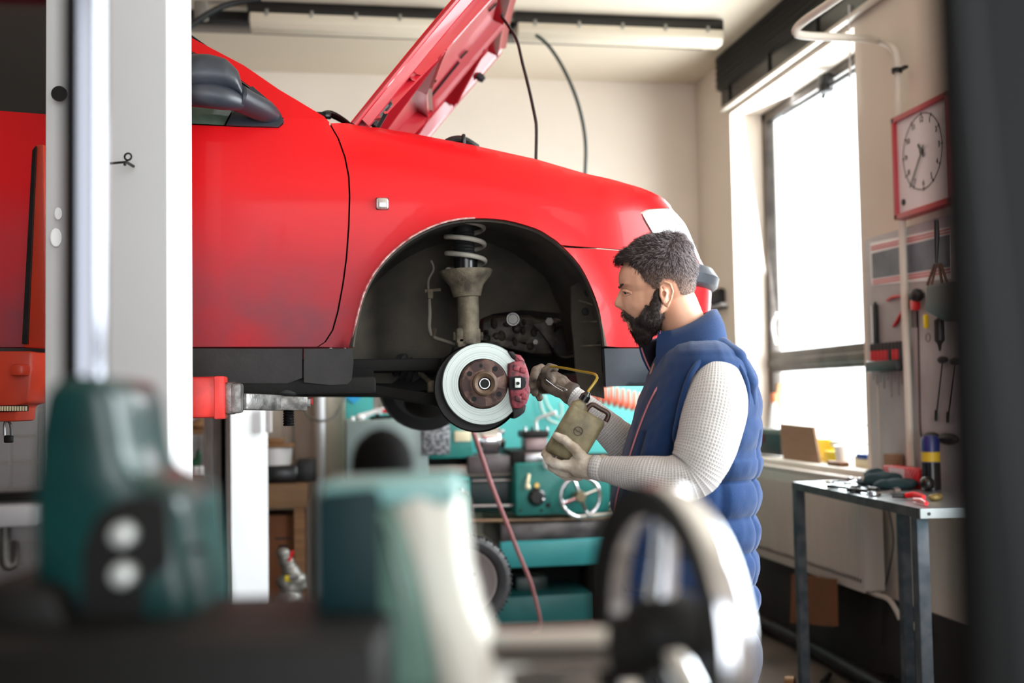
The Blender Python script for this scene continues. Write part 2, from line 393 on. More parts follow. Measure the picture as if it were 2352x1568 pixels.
def side_y(x, z):
    y = YC + .045*((z-1.90)/.42)**2 - .006
    if z > 2.17 and x < .35: y += (z-2.17)*.36
    zt = pw(ztab, x)
    if x > .0:
        d = zt-z; wgt = min(1, (x-.0)/.15); wgt = wgt*wgt*(3-2*wgt)
        if d < .13: y += wgt*.085*(1-max(0, d)/.13)**2
    xn = XN(z)
    if x > X0:
        u = (x-X0)/(xn-X0)
        y += RN if u >= 1 else RN*(1-sqrt(1-u*u))
        if u >= 1: y += (x-xn)*50
    return y
# arch lips flare a little
ztab = [(-9, 9), (9, 9)]; xn_tab = [(0, 1.26), (3, 1.26)]
# nose contour (silhouette pixels)
t_ = []
for px, py in ((1520, 888), (1570, 860), (1625, 800), (1638, 740), (1639, 665), (1632, 625), (1612, 600), (1598, 570), (1575, 520), (1543, 480)):
    p = PY(px, py, YC+.27); t_.append((p.z, p.x+.045))
xn_tab = sorted(t_)
TOP = [(560, 150), (640, 205), (745, 270), (800, 283), (870, 293), (940, 305), (1085, 333), (1230, 365), (1340, 397), (1430, 425), (1500, 455), (1540, 479)]
def hit(px, py):
    r = ray(px, py); t = 2.6; pf = -1
    while t < 5:
        p = CAM+r*t; f = p.y-side_y(p.x, p.z)
        if f >= 0 and pf < 0:
            a, b = t-.02, t
            for _ in range(30):
                m = (a+b)/2; p = CAM+r*m
                if p.y-side_y(p.x, p.z) >= 0: b = m
                else: a = m
            return CAM+r*b
        pf = f; t += .02
    return PY(px, py, YC+.3)
for it in range(3):
    tt = []
    for px, py in TOP:
        g = hit(px, py) if it else PY(px, py, YC+.12)
        tt.append((g.x, g.z))
    tt.sort(); ztab = [(-9, 9), (tt[0][0]-.02, tt[0][1]+.4)] + tt
    ztab = sorted(ztab)
def S2(x, z):
    if x <= X0: return (x, z)
    u = min(.9999, (x-X0)/(XN(z)-X0)); return (X0+(XN(z)-X0)*asin(u), z)
def FS(s, z):
    if s <= X0: return V((s, side_y(s, z), z))
    R_ = XN(z)-X0; ph = (s-X0)/R_; base = side_y(X0, z)
    if ph <= pi/2: return V((X0+R_*sin(ph), base+RN*(1-cos(ph)), z))
    return V((XN(z)+.02*(ph-pi/2), base+RN+(ph-pi/2)*R_, z))
def H2(px, py): p = hit(px, py); return S2(p.x, p.z)
def FZ(s, z): # front fender crown included on the curved part
    p = FS(s, z)
    if s > X0:
        d = pw(ztab, min(p.x, 1.2))-z
        if d < .13 and p.x < 1.2: p.y += .085*(1-max(0, d)/.13)**2 - (side_y(X0, z)-side_y(X0, z))
    return p
car = thing('car', 'red hatchback raised on the lift, bonnet open and front wheel taken off', 'car', (0, YM, 1.2))
def panel(name, pix, mat, off=0., thick=.012, extra=None, step=.028, flare=None, label=None, raw=None, sm=60):
    o2 = [H2(*p) for p in pix] if raw is None else raw
    if extra: o2 = o2+extra
    f = lambda s, z: FS(s, z)+V((0, off, 0))-(V((0, flare(s, z), 0)) if flare else V((0, 0, 0)))
    mb = MB(); sheet(mb, o2, f, step, lambda p: p+V((-.3*thick if p.x > X0+.1 else 0, thick, 0)))
    return part(name, mb, mat, car, label, sm)
ARCH = [(808, 797), (812, 770), (820, 728), (835, 676), (859, 628), (897, 583), (945, 545), (1000, 518), (1045, 506), (1090, 502), (1159, 506), (1228, 525), (1262, 544), (1287, 563), (1331, 611), (1362, 673), (1379, 731), (1385, 795)]
from mathutils import Vector as _V
ARCH, _q = crom([_V((a, b, 0)) for a, b in ARCH], [0]*len(ARCH), 3); ARCH = [(p.x, p.y) for p in ARCH]
HUBX = PY(1098, 880, YC).x
def lip(s, z):
    d = min(segd((s, z), a, b) for a, b in zip(A2, A2[1:])); return .010*max(0, 1-d/.05)**2
A2 = [H2(*p) for p in ARCH]
SEAM = [(755, 283), (775, 318), (790, 360), (799, 405), (801, 450), (799, 520), (794, 590), (786, 650), (774, 715), (762, 758), (745, 785), (728, 796)]
panel('front_fender', [(p[0]+4, p[1]) for p in SEAM] + [(811, 799)] + ARCH[:40] + [(1380, 569), (1428, 573), (1470, 566), (1520, 560), (1495, 535), (1478, 508), (1470, 489), (1484, 482), (1541, 481)] + TOP[:2:-1], redm, flare=lip)
panel('door', SEAM[::-1] + [(757, 281), (748, 272)] + [(748, 275), (655, 272), (648, 290), (560, 294), (447, 287), (100, 262), (-250, 235), (-250, 797)][0:0] + [(700, 272), (651, 270), (652, 284), (640, 294), (560, 292), (447, 287), (100, 262), (-60, 250), (-60, 797)], redm)
panel('rear_side_panel', None, redm, raw=[(-1.02, side_z) for side_z in (1.47,)] + [(-1.02, 2.215), (-2.2, 2.2), (-2.6, 2.05), (-2.62, 1.47)], step=.08)
# pillar: red band between window and silhouette
panel('windscreen_pillar', [(648, 270), (620, 232), (560, 188), (500, 150), (440, 117), (380, 70), (250, -40), (300, -40), (380, 40), (442, 88), (560, 150), (640, 205), (745, 268), (752, 279)], redm)
panel('window_surround', [(651, 274), (648, 290), (640, 293), (560, 291), (447, 286), (100, 261), (-60, 249), (-60, -40), (240, -40), (380, 72), (440, 119), (500, 152), (560, 190), (620, 235)], blacks, off=.008, label='black window seal and tinted side glass')
# bumper
zb = [H2(*p) for p in [(1292, 569), (1380, 572), (1428, 576), (1470, 569)]]
e90 = lambda z: (X0+(XN(z)-X0)*pi/2+.30, z)
zA, zB = H2(1470, 569)[1], H2(1395, 797)[1]
panel('front_bumper', ARCH[39:] + [(1388, 795)], redm, flare=lip, extra=[(H2(1420, 797)[0], zB), (X0+.33, zB), e90(zB)] + [e90(zA), (H2(1500, 570)[0], zA-.0)] + [zb[3], zb[2], zb[1], zb[0]])
zC, zD = H2(1395, 797)[1]-.004, H2(1395, 887)[1]
panel('bumper_skirt', None, trimb, off=-.004, raw=[(H2(1387, 797)[0], zC), (X0+.3, zC), e90(zC), e90(zD+.03), (X0+.35, zD), (H2(1391, 888)[0], zD)], thick=.03)
zE, zF = PY(1640, 668, YC+.3).z, PY(1636, 612, YC+.3).z
def corner(name, z0, z1, s0, mat, off, lab=None):
    mb = MB(); R = []
    pr = [(0, 0), (-.02, .15), (-.03, .5), (-.02, .85), (0, 1), (.03, 1), (.03, 0)]
    s = s0
    while s < X0+.95:
        ring = []
        for d, t in pr:
            z = z0+(z1-z0)*t; p = FS(s, z); q = FS(s+.01, z); n = (q-p).cross(UP).normalized(); ring.append(p+n*(-d+off))
        R.append(ring); s += .03
    mb.rings(R); return part(name, mb, mat, car, lab)
corner('bumper_moulding', zE, zF, X0+.30, trimb, 0)
# headlamp
HL = [(1474, 490), (1486, 483), (1538, 482), (1552, 490), (1572, 520), (1590, 560), (1600, 585)]
lens = mk('headlamp_lens', (225, 228, 232), .12, .5, coat=.8, var=.25, vs=9)
hp2 = [H2(1474, 492), H2(1486, 485), H2(1537, 484)]
zt_ = H2(1537, 484)[1]
panel('headlamp', None, lens, off=-.003, raw=[H2(1474, 492), H2(1486, 485), H2(1537, 484), (X0+.46, zt_-.012), (X0+.62, zt_-.05), (X0+.62, zt_-.2), (X0+.5, H2(1600, 590)[1]), H2(1530, 565), H2(1503, 540), H2(1484, 508)], step=.02)
# sill
panel('door_sill', [(420-700, 799), (420, 800), (694, 801), (694, 868), (660, 880), (420, 880), (-280, 880)], sillm, off=-.004, thick=.04)
panel('sill_corner', [(698, 801), (808, 800), (812, 830), (808, 872), (798, 882), (760, 884), (698, 878)], sillm, off=-.006, thick=.04)
zS = H2(500, 880)[1]
part('underside_rail', MB().box((-.95, YC+.11, zS-.012), (2.2, .12, .05), bev=.01).box((-1.2, YC+.6, zS+.02), (2.7, .8, .04)).box((-.9, YM, zS+.05), (3.0, 1.2, .04), bev=.01), under, car)
# side indicator lamp
c = hit(878, 468)
part('side_indicator', MB().box(c, (.036, .022, .034), bev=.008, seg=3), mk('clear_lens', (205, 196, 190), .15, .6, var=.3, vs=70, stretch=(8, 1, 1)), car)
part('indicator_rim', MB().box(c+V((0, .004, 0)), (.040, .015, .038), bev=.008, seg=3), dk, car)
# seam behind the panels
mb = MB(); sheet(mb, [H2(*p) for p in [(735, 300), (700, 780), (735, 796)]+[(775, 798), (812, 770), (836, 640), (830, 380), (790, 290), (760, 283)]], lambda s, z: FS(s, z)+V((0, .02, 0)), .04, lambda p: p+V((0, .006, 0)))
part('door_jamb', mb, dk, car)
# far side and middle body: roof, screen, scuttle, engine bay walls
def mirror(o, nm=None):
    c = o.copy(); COL.objects.link(c); c.parent = car; c.scale = (1, -1, 1); return c
for ch in list(car.children):
    if ch.name.split('.')[0] in ('front_fender', 'door', 'windscreen_pillar', 'rear_side_panel', 'door_sill', 'front_bumper', 'bumper_skirt', 'headlamp'): mirror(ch)
roofz = 2.63
pa, pb = hit(442, 90), hit(745, 272)
mb = MB(); mb.prism([(-.60, YC+.24, roofz), (-2.2, YC+.24, roofz-.06), (-2.2, 2*YM-YC-.24, roofz-.06), (-.60, 2*YM-YC-.24, roofz)], (0, 0, .03), .01)
part('roof', mb, redm, car)
tint = mk('tinted_glass', (12, 14, 16), .08, coat=.3)
mb = MB(); a = pa+V((-.02, .03, 0)); b = pb+V((.0, .03, -.02)); t = V((-.60, YC+.26, roofz)); 
mb.prism([b, V((b.x, 2*YM-b.y, b.z)), V((t.x, 2*YM-t.y, t.z)), t], (-.01, 0, -.008))
part('windscreen', mb, tint, car)
mb = MB(); mb.prism([b+V((-.02, 0, 0)), V((b.x-.02, 2*YM-b.y, b.z)), V((b.x+.2, 2*YM-b.y, b.z-.04)), b+V((.2, .02, -.04))], (0, 0, -.03)); part('scuttle', mb, blacks, car)
# wipers
w0 = PY(748, 262, YC+.3); mb = MB().tube([PY(742, 262, YC+.25), PY(760, 262, YC+.27), PY(790, 278, YC+.3), PY(812, 296, YC+.35)], [.008, .012, .01, .008], 8, sub=4).box(PY(750, 265, YC+.25), (.03, .03, .02), bev=.005)
part('wiper_arm', mb, blacks, car)
# mirror
mm = mk('mirror_plastic', (34, 38, 46), .42, bump=.05, bs=300)
ym = YC-.13
c0 = PY(452, 190, ym); mb = MB()
prof = [(560, 214, 14), (548, 185, 30), (520, 170, 42), (480, 168, 50), (440, 170, 52), (395, 175, 50), (370, 180, 36)]
R = []
for px, py, r in prof:
    c = PY(px, py+8, ym+.02); rr = r*c.y/2600; R.append([c+V((0, cos(a_)*rr*.9*1.15, sin(a_)*rr*(1. if sin(a_) > 0 else .8))) for a_ in [2*pi*k/28 for k in range(28)]])
mb.rings(R); mh = part('mirror_housing', fuse(mb, .006, 6), mm, car, sm=180)
mb = MB(); P_ = [PY(540, 222, YC-.10), PY(565, 235, YC-.07), PY(600, 252, YC-.02), PY(625, 268, YC+.02)]
mb.tube(P_, [.045, .042, .040, .03], 16, sub=5, flat=.8)
part('mirror_lower_shell', MB().tube([PY(440, 215, ym), PY(480, 218, ym), PY(520, 226, ym+.01), PY(555, 236, ym+.03)], [.035, .036, .032, .022], 16, sub=5, flat=1.), mm, mh)
part('mirror_arm', mb, mm, mh, sm=180)
panel('mirror_base', [(652, 280), (640, 293), (560, 291), (520, 289), (535, 262), (560, 215), (580, 200), (622, 236), (645, 262)], mm, off=-.012, thick=.02)
panel('quarter_glass', [(515, 287), (447, 284), (330, 278), (330, 215), (450, 215), (500, 240), (532, 255)], mk('green_glass', (92, 112, 98), .1, var=.5, vs=14), off=-.002, thick=.006)

# ---------------------------------------------------------------- bonnet, raised
nb = V((0, 0, 0))
Hn = PY(813, 286, YC+.11); Hd = PY(1056, 0, YC+.11)-Hn; Hd.normalize()
LEN = .98; WID = 1.44
hn = Hd.cross(V((0, 1, 0))); 
if hn.x < 0: hn = -hn                                            # underside normal, faces the nose
def HP(u, v, w=0):   # u along the bonnet, v across, w out of the underside
    cr = -.035*(1-(2*v/WID-1)**2)-.008*sin(pi*u/LEN); tp = .03*(u/LEN)**3
    vv = v+(tp if v < WID/2 else -tp)*abs(2*v/WID-1)
    return Hn+Hd*u+V((0, vv, 0))+hn*(w+cr+v*.045)
def hsheet(name, us, vs, w0, w1, mat, lab=None, par=None):
    mb = MB(); R = [[HP(u, v, w0) for v in vs]+[HP(u, v, w1) for v in reversed(vs)] for u in us]; mb.rings(R)
    return part(name, mb, mat, par or car, lab)
def fr(a, b, n): return [a+(b-a)*i/n for i in range(n+1)]
bon = hsheet('bonnet', fr(0, LEN, 12), fr(0, WID, 16), -.004, -.012, redm)
part('inner_skin', MB().rings([[HP(u, v, .0) for v in fr(.05, WID-.05, 16)]+[HP(u, v, -.003) for v in reversed(fr(.05, WID-.05, 16))] for u in fr(.03, LEN-.03, 12)]), redin, bon)
def rib(pts, w=.055, h=.045):
    mb = MB(); R = []
    n = len(pts)
    P = []
    for i in range(n-1):
        for k in range(6): t = k/6; P.append((pts[i][0]*(1-t)+pts[i+1][0]*t, pts[i][1]*(1-t)+pts[i+1][1]*t))
    P.append(pts[-1])
    for i, p in enumerate(P):
        a = P[max(0, i-1)]; b = P[min(len(P)-1, i+1)]; dx, dy = b[0]-a[0], b[1]-a[1]; l = math.hypot(dx, dy); nx, ny = -dy/l, dx/l
        R.append([HP(p[0]+nx*q, p[1]+ny*q, hh) for q, hh in ((-w/2, 0), (-w/2+.008, h*.5), (-w*.3, h), (-w*.12, h*.72), (w*.12, h*.72), (w*.3, h), (w/2-.008, h*.5), (w/2, 0))])
    mb.rings(R); o = part('bonnet_rib', mb, redin, bon)
    for q in (-1, 1):
        k0 = 2 if q < 0 else 4; k1 = len(P)-3
        if k1-k0 > 3: part('rib_outline', MB().tube([HP(P[i][0]+q*(w/2+.002)*0-(0), P[i][1]+q*(w/2+.001), .004) for i in range(k0, k1)], .0045, 6), dk, bon)  # black tubes add dark outlines along the rib sides
    return o
rib([(.03, .045), (LEN-.04, .045)], .075, .035); rib([(.03, WID-.045), (LEN-.04, WID-.045)], .075, .035)
rib([(LEN-.05, .05), (LEN-.05, WID-.05)], .09, .04); rib([(.05, .05), (.05, WID-.05)], .10, .045)
for q in (1, -1):
    c = lambda v: WID/2+q*(v-WID/2) if q > 0 else WID-v
    rib([(.10, c(.12)), (.45, c(.34)), (.9, c(.40))]); rib([(.45, c(.34)), (.42, WID/2)]); rib([(.12, c(.5)), (.45, c(.34))]); rib([(.62, c(.08)), (.8, c(.38))], .045); rib([(.25, c(.08)), (.3, c(.24))], .04)
for u, v in ((.30, .16), (.36, .20), (.55, .16), (.75, .22), (.2, .3), (.6, .5), (.8, .55), (.5, .9), (.7, 1.), (.85, .8), (.3, 1.1), (.18, .8)):
    part('rib_slot', MB().tube([HP(u-.02, v, .006), HP(u+.02, v+.012, .006)], .009, 8, flat=.4), dk, bon)
part('edge_fold', MB().tube([HP(u, .002, .0) for u in fr(0, LEN, 10)], .009, 8), redin, bon)
part('edge_buffer', MB().lathe([(.001, 0), (.016, 0), (.018, .02), (.012, .035), (.001, .036)], HP(.78, WID-.08, .03), hn, 14), rubber, bon)
# hinge
h1 = PY(865, 294, YC+.2); part('bonnet_hinge', MB().bar(PY(860, 292, YC+.2), PY(880, 258, YC+.24), .03, .006, V((0, 1, 0))).tube([PY(858, 290, YC+.2), PY(876, 255, YC+.22), PY(895, 228, YC+.24)], .009, 8).tube([PY(845, 290, YC+.18), PY(890, 240, YC+.2)], .006, 8).box(PY(886, 242, YC+.23), (.03, .02, .035), Matrix.Rotation(.7, 3, 'Y'), .004), darkmet, car)
# support rod, black
part('bonnet_stay', MB().tube([PY(1155, 32, 3.9), PY(1152, 38, 3.9), PY(1168, 60, 3.88), PY(1187, 92, 3.86), PY(1200, 145, 3.82), PY(1214, 200, 3.8), PY(1228, 265, 3.76), PY(1232, 295, 3.75), PY(1231, 370, 3.72), PY(1230, 420, 3.70)], .0055, 8, sub=4), blacks, car)
# inner wing edge, engine bay trim and coolant hose
mb = MB(); mb.tube([hit(px, py+3)+V((0, .03, 0)) for px, py in TOP[4:-1]], .010, 8)
part('wing_gutter', mb, redin, car)
part('coolant_hose', MB().tube([PY(1020, 332, YC+.3), PY(1040, 322, YC+.3), PY(1065, 322, YC+.3), PY(1095, 340, YC+.32)], .013, 10, sub=4).box(PY(1064, 322, YC+.3), (.012, .035, .035), bev=.004), blacks, car)
z1 = ztab[5][1]-.12
part('engine_bay', MB().box((.62, YM, 1.96), (.9, .62, .02)).box((.0, YM, 1.98), (.03, 1.3, .5)), under, car)

# ---------------------------------------------------------------- wheel arch and suspension
def arch_ring(y, k=1., n=1):
    cz = hit(1098, 800).z; out = []
    for (s, z) in A2: out.append(V((HUBX+(s-HUBX)*k, y, cz+(z-cz)*k)))
    return out
mb = MB(); R = [arch_ring(YC+.006, .995), arch_ring(YC+.03, 1.035), arch_ring(YC+.16, 1.04), arch_ring(YC+.34, 1.02), arch_ring(YC+.46, .97)]
for a, b in zip(R, R[1:]):
    A = [mb.bm.verts.new(p) for p in a]; B = [mb.bm.verts.new(p) for p in b]
    for i in range(len(A)-1): mb.bm.faces.new((A[i], A[i+1], B[i+1], B[i]))
bmesh.ops.remove_doubles(mb.bm, verts=mb.bm.verts, dist=.0005)
bmesh.ops.solidify(mb.bm, geom=mb.bm.faces[:], thickness=.006)
wl = part('wheel_arch_liner', mb, liner, car, sm=50)
part('arch_edge', MB().tube([FS(*q)-V((0, .012, 0)) for q in A2[1:28]], .0028, 8), mk('worn_arch_edge', (196, 160, 156), .7, col2=(150, 60, 62), vs=60), car)
# inner wall of the arch with a cut-out towards the engine
IN = [(790, 880), (796, 780), (812, 700), (836, 630), (880, 570), (940, 528), (1010, 505), (1098, 500), (1170, 510), (1240, 545), (1300, 600), (1350, 680), (1365, 720), (1335, 722), (1200, 712), (1130, 722), (1098, 735), (1085, 800), (1000, 830), (950, 845), (900, 880)]
yi = YC+.44
mb = MB(); o2 = [(PY(px, py, yi).x, PY(px, py, yi).z) for px, py in IN]
hubz = PY(1098, 880, YC).z
def inner(x, z):
    b = .10*exp(-(((x-PY(1085, 600, yi).x)/.12)**2)) * (1 if z > hubz else .3)
    r = .07*exp(-(((x-PY(1270, 620, yi).x)/.07)**2+((z-PY(1270, 620, yi).z)/.06)**2)**2)
    e = -.12*max(0, (PY(900, 700, yi).x-x)/.14)**1.5 if x < PY(900, 700, yi).x else 0
    return V((x, yi-b*.5+e-r*.4+.004*noise.noise(V((x*20, z*20, 0))), z))
sheet(mb, o2, inner, .02, lambda p: p+V((0, .01, 0)))
part('inner_wing', mb, liner, car, sm=70)
# front part of the liner: creased vertical panel
mb = MB(); yl = YC+.10
pts = [(1318, 655), (1345, 640), (1366, 700), (1378, 760), (1386, 880), (1388, 915), (1335, 900), (1330, 850), (1322, 760)]
sheet(mb, [(PY(a, b, yl).x, PY(a, b, yl).z) for a, b in pts], lambda x, z: V((x, yl+.02*sin(z*40)*.25+(PY(1386, 800, yl).x-x)*.5, z)), .02, lambda p: p+V((0, .012, 0)))
part('liner_flap', mb, liner, car, sm=50)
for a, b in (((1330, 740), (1372, 738)), ((1332, 795), (1380, 792)), ((1330, 690), (1362, 700))):
    part('liner_crease', MB().tube([PY(*a, yl+.01), PY(*b, yl-.012)], .003, 6), dirtm, car)
for px, py in ((1345, 715), (1378, 790), (1350, 672)): part('liner_clip', MB().lathe([(.001, 0), (.012, 0), (.010, .005), (.001, .007)], PY(px, py, yl+.005), (0, -1, 0), 12), rubber, car)
# strut
ys = YC+.20
def sp(px, py): return PY(px, py, ys)
ax_a, ax_b = sp(1066, 515), sp(1078, 790)
part('strut_tube', MB().tube([sp(1070, 640), sp(1074, 660), sp(1076, 720), sp(1077, 790)], [.040, .034, .0325, .0325], 20).tube([sp(1055, 660), sp(1058, 700)], [.012, .006], 8), dirtm, car)
part('strut_upper_tube', MB().tube([sp(1066, 500), sp(1068, 620)], .030, 16), rubber, car)
mb = MB(); mb.lathe([(.018, -.06), (.042, -.055), (.052, -.02), (.076, .008), (.082, .02), (.080, .026), (.06, .022), (.02, .03)], sp(1071, 640), (sp(1066, 540)-sp(1071, 640)), 28)
part('spring_plate', mb, dirtm, car)
mb = MB(); n = 100; pts = []
for i in range(n+1):
    t = i/n; a = t*2*pi*3.1+2.2; c = sp(1066, 500)*(1-t)+sp(1071, 618)*t; r = .058
    pts.append(c+V((r*cos(a), r*sin(a), 0)))
part('coil_spring', mb.tube(pts, .0078, 10), mk('spring_grey', (168, 162, 150), .6, var=.3, vs=20), car, sm=180)
mb = MB(); pr = []
for i in range(9): pr += [(.036, -.008*i*1.2), (.028, -.008*i*1.2-.005)]
part('strut_gaiter', mb.lathe(pr, sp(1064, 535), (0, 0, 1), 20), rubber, car)
part('bump_stop', MB().lathe([(.02, -.05), (.036, -.045), (.038, .0), (.03, .01)], sp(1069, 592), (0, 0, 1), 20), blacks, car)
# clamp where the strut meets the knuckle
mb = MB(); mb.box(sp(1074, 772), (.075, .05, .05), bev=.008).tube([sp(1046, 772), sp(1106, 772)], .011, 8).lathe([(.001, 0), (.014, 0), (.014, .012), (.001, .012)], sp(1050, 772), (-1, 0, 0), 6).lathe([(.001, 0), (.014, 0), (.014, .012), (.001, .012)], sp(1100, 772), (1, 0, 0), 6).box(sp(1060, 800), (.03, .05, .07), bev=.008)
part('strut_clamp', mb, dirtm, car)
part('knuckle', MB().box(PY(1070, 830, ys), (.09, .06, .10), bev=.02).box(PY(1045, 870, ys), (.10, .06, .14), bev=.025).box(PY(1100, 930, ys), (.14, .05, .10), bev=.025), under, car)
# brake hose with bracket
yh = YC+.26
part('brake_hose', MB().tube([PY(990, 598, yh), PY(996, 618, yh), PY(984, 645, yh), PY(986, 680, yh), PY(987, 720, yh), PY(986, 750, yh), PY(994, 772, yh), PY(1020, 782, yh), PY(1045, 790, yh)], [.004, .004, .004, .0045, .0065, .0065, .0065, .006, .006], 8, sub=5), mk('hose_grey', (104, 100, 90), .7), car, sm=180)
part('hose_bracket', MB().tube([PY(976, 668, yh), PY(1012, 665, yh)], .005, 6).box(PY(988, 675, yh), (.018, .018, .03), bev=.004).lathe([(.001, 0), (.008, 0), (.008, .03), (.001, .03)], PY(993, 775, yh), (.3, 0, 1), 6), dirtm, car)
# brake disc
yd = YC+.085
DC = PY(1110, 881, yd); 
part('dust_shield', MB().lathe([(.02, .045), (.128, .045), (.132, .030), (.126, .048), (.02, .052)], DC+V((-.012, 0, -.012)), (0, 1, 0), 48), darkmet, car)
R0 = .1208*1.005
discm = mk('brake_disc_iron', (150, 158, 154), .42, .9)
def disc_nodes():
    nt = discm.node_tree; N = nt.nodes; L = nt.links; p = N['Principled BSDF']
    tc = N.new('ShaderNodeTexCoord'); mp = N.new('ShaderNodeMapping'); L.new(tc.outputs['Object'], mp.inputs[0])
    cc = DC-V((0, YM, 1.2)); mp.inputs['Location'].default_value = (-cc.x, 0, -cc.z); mp.inputs['Scale'].default_value = (1, 0, 1)
    le = N.new('ShaderNodeVectorMath'); le.operation = 'LENGTH'; L.new(mp.outputs[0], le.inputs[0])
    cx = N.new('ShaderNodeCombineXYZ'); L.new(le.outputs['Value'], cx.inputs[0])
    n = N.new('ShaderNodeTexNoise'); n.inputs['Scale'].default_value = 420; n.inputs['Detail'].default_value = 6; L.new(cx.outputs[0], n.inputs['Vector'])
    b = N.new('ShaderNodeBump'); b.inputs['Strength'].default_value = .35; b.inputs['Distance'].default_value = .001; L.new(n.outputs[0], b.inputs['Height']); L.new(b.outputs[0], p.inputs['Normal'])
    r = N.new('ShaderNodeValToRGB'); L.new(n.outputs[0], r.inputs[0]); r.color_ramp.elements[0].position = .36; r.color_ramp.elements[1].position = .52; r.color_ramp.elements[0].color = RGB(104, 110, 107); r.color_ramp.elements[1].color = RGB(168, 176, 172); L.new(r.outputs[0], p.inputs['Base Color'])
disc_nodes()
ri = .0735
disc = part('brake_disc', MB().ring([(ri, 0), (R0-.002, 0), (R0, .002), (R0, .018), (R0-.002, .02), (ri, .02)], DC, (0, 1, 0), 96), discm, car, sm=30)
hat = MB(); hat.ring([(.036, -.024), (.040, -.022), (.066, -.022), (.071, -.017), (.0712, .012), (.074, .013), (.074, .016), (.034, .016)], DC, (0, 1, 0), 64)
hatp = part('disc_hat', hat, rust, car)
part('hat_gap', MB().ring([(.0705, -.0012), (.0745, -.0012), (.0745, .002), (.0705, .002)], DC, (0, 1, 0), 64), dk, car)
part('hub_ring', MB().ring([(.030, -.035), (.035, -.033), (.036, -.02), (.030, -.01), (.022, -.012), (.020, -.03)], DC, (0, 1, 0), 40), mk('brown_rust', (96, 74, 56), .6, .3, var=.4, vs=60), car)
part('hub_bore', MB().lathe([(.001, -.008), (.022, -.008), (.022, 0), (.001, 0)], DC, (0, 1, 0), 30), rust, car)
part('axle_end_ring', MB().ring([(.0135, -.03), (.0155, -.03), (.0155, -.008), (.0135, -.008)], DC, (0, 1, 0), 30), steel, car)
part('axle_end_bore', MB().lathe([(.001, -.0285), (.0135, -.0285), (.0135, -.01), (.001, -.01)], DC, (0, 1, 0), 24), dk, car)
px_m = 1/.00123
for px, py, r in ((1078.5, 858, .0075), (1137, 847, .0080), (1089, 916, .0076), (1146, 905, .0080), (1104.5, 840, .0055)):
    part('bolt_hole', MB().lathe([(.001, -.0232), (r, -.0232), (r, .0), (.001, 0)], PY(px, py, yd-.022)+V((0, .022, 0)), (0, 1, 0), 20), dk, car)
for k in range(5):
    a = radians(40+72*k); c = DC+V((cos(a)*.0545, -.0222, sin(a)*.0545))
    mb = MB(); pts = []
    for t, rr in ((-.30, .043), (.30, .043), (.30, .065), (.1, .067), (-.1, .067), (-.30, .065)): pts.append(DC+V((cos(a+t)*rr, -.0228, sin(a+t)*rr)))
    part('hat_flat', mb.prism(pts, (0, .003, 0)), mk('dark_rust', (58, 38, 36), .55, .4, var=.3, vs=40) if k == 0 else MATS['dark_rust'], car)
# caliper
calm = mk('caliper_red_worn', (132, 50, 60), .5, .1, col2=(58, 22, 28), vs=34, bump=.3, bs=120, detail=9, lo=.38, hi=.56)
mb = MB(); yc = yd-.03
cal = [(1169, 838), (1170, 835), (1180, 830), (1203, 826), (1208, 834), (1214, 852), (1219, 876), (1219, 898), (1214, 918), (1208, 930), (1195, 938), (1180, 938), (1175, 925), (1172, 900), (1169, 870)]
mb.prism([PY(a, b, yc) for a, b in cal], (0, .075, 0), .006)
cp = part('brake_caliper', mb, calm, car)
part('caliper_bridge', MB().prism([PY(a, b, yc+.02) for a, b in [(1181, 812), (1196, 815), (1206, 828), (1203, 840), (1190, 832), (1182, 826)]], (0, .06, 0), .004), calm, car)
part('caliper_carrier', MB().prism([PY(a, b, yc+.02) for a, b in [(1166, 806), (1178, 806), (1190, 818), (1202, 830), (1196, 834), (1176, 822), (1170, 812)]], (0, .06, 0), .004).prism([PY(a, b, yc+.02) for a, b in [(1176, 930), (1210, 930), (1206, 946), (1194, 956), (1182, 962), (1178, 960), (1180, 950)]], (0, .06, 0), .004), darkmet, car)
part('caliper_window', MB().prism([PY(a, b, yc-.003) for a, b in [(1170, 866), (1195, 862), (1206, 868), (1209, 878), (1207, 888), (1198, 895), (1170, 894)]], (0, .01, 0), .002), dk, car)
part('pad_clip', MB().prism([PY(a, b, yc-.008) for a, b in [(1183, 868), (1196, 868), (1196, 890), (1183, 890)]], (0, .006, 0), .001), mk('pad_white', (206, 212, 204), .5), car)
part('pad_pin', MB().lathe([(.001, 0), (.005, 0), (.005, .004), (.001, .004)], PY(1190, 880, yc-.012), (0, 1, 0), 16), dk, car)
mb = MB()
for px, py in ((1186, 845), (1202, 850), (1190, 915), (1204, 910)): mb.box(PY(px, py, yc-.001), (.018, .006, .016), Matrix.Rotation(.2, 3, 'Y'), .002)
part('caliper_lug', mb, calm, car)
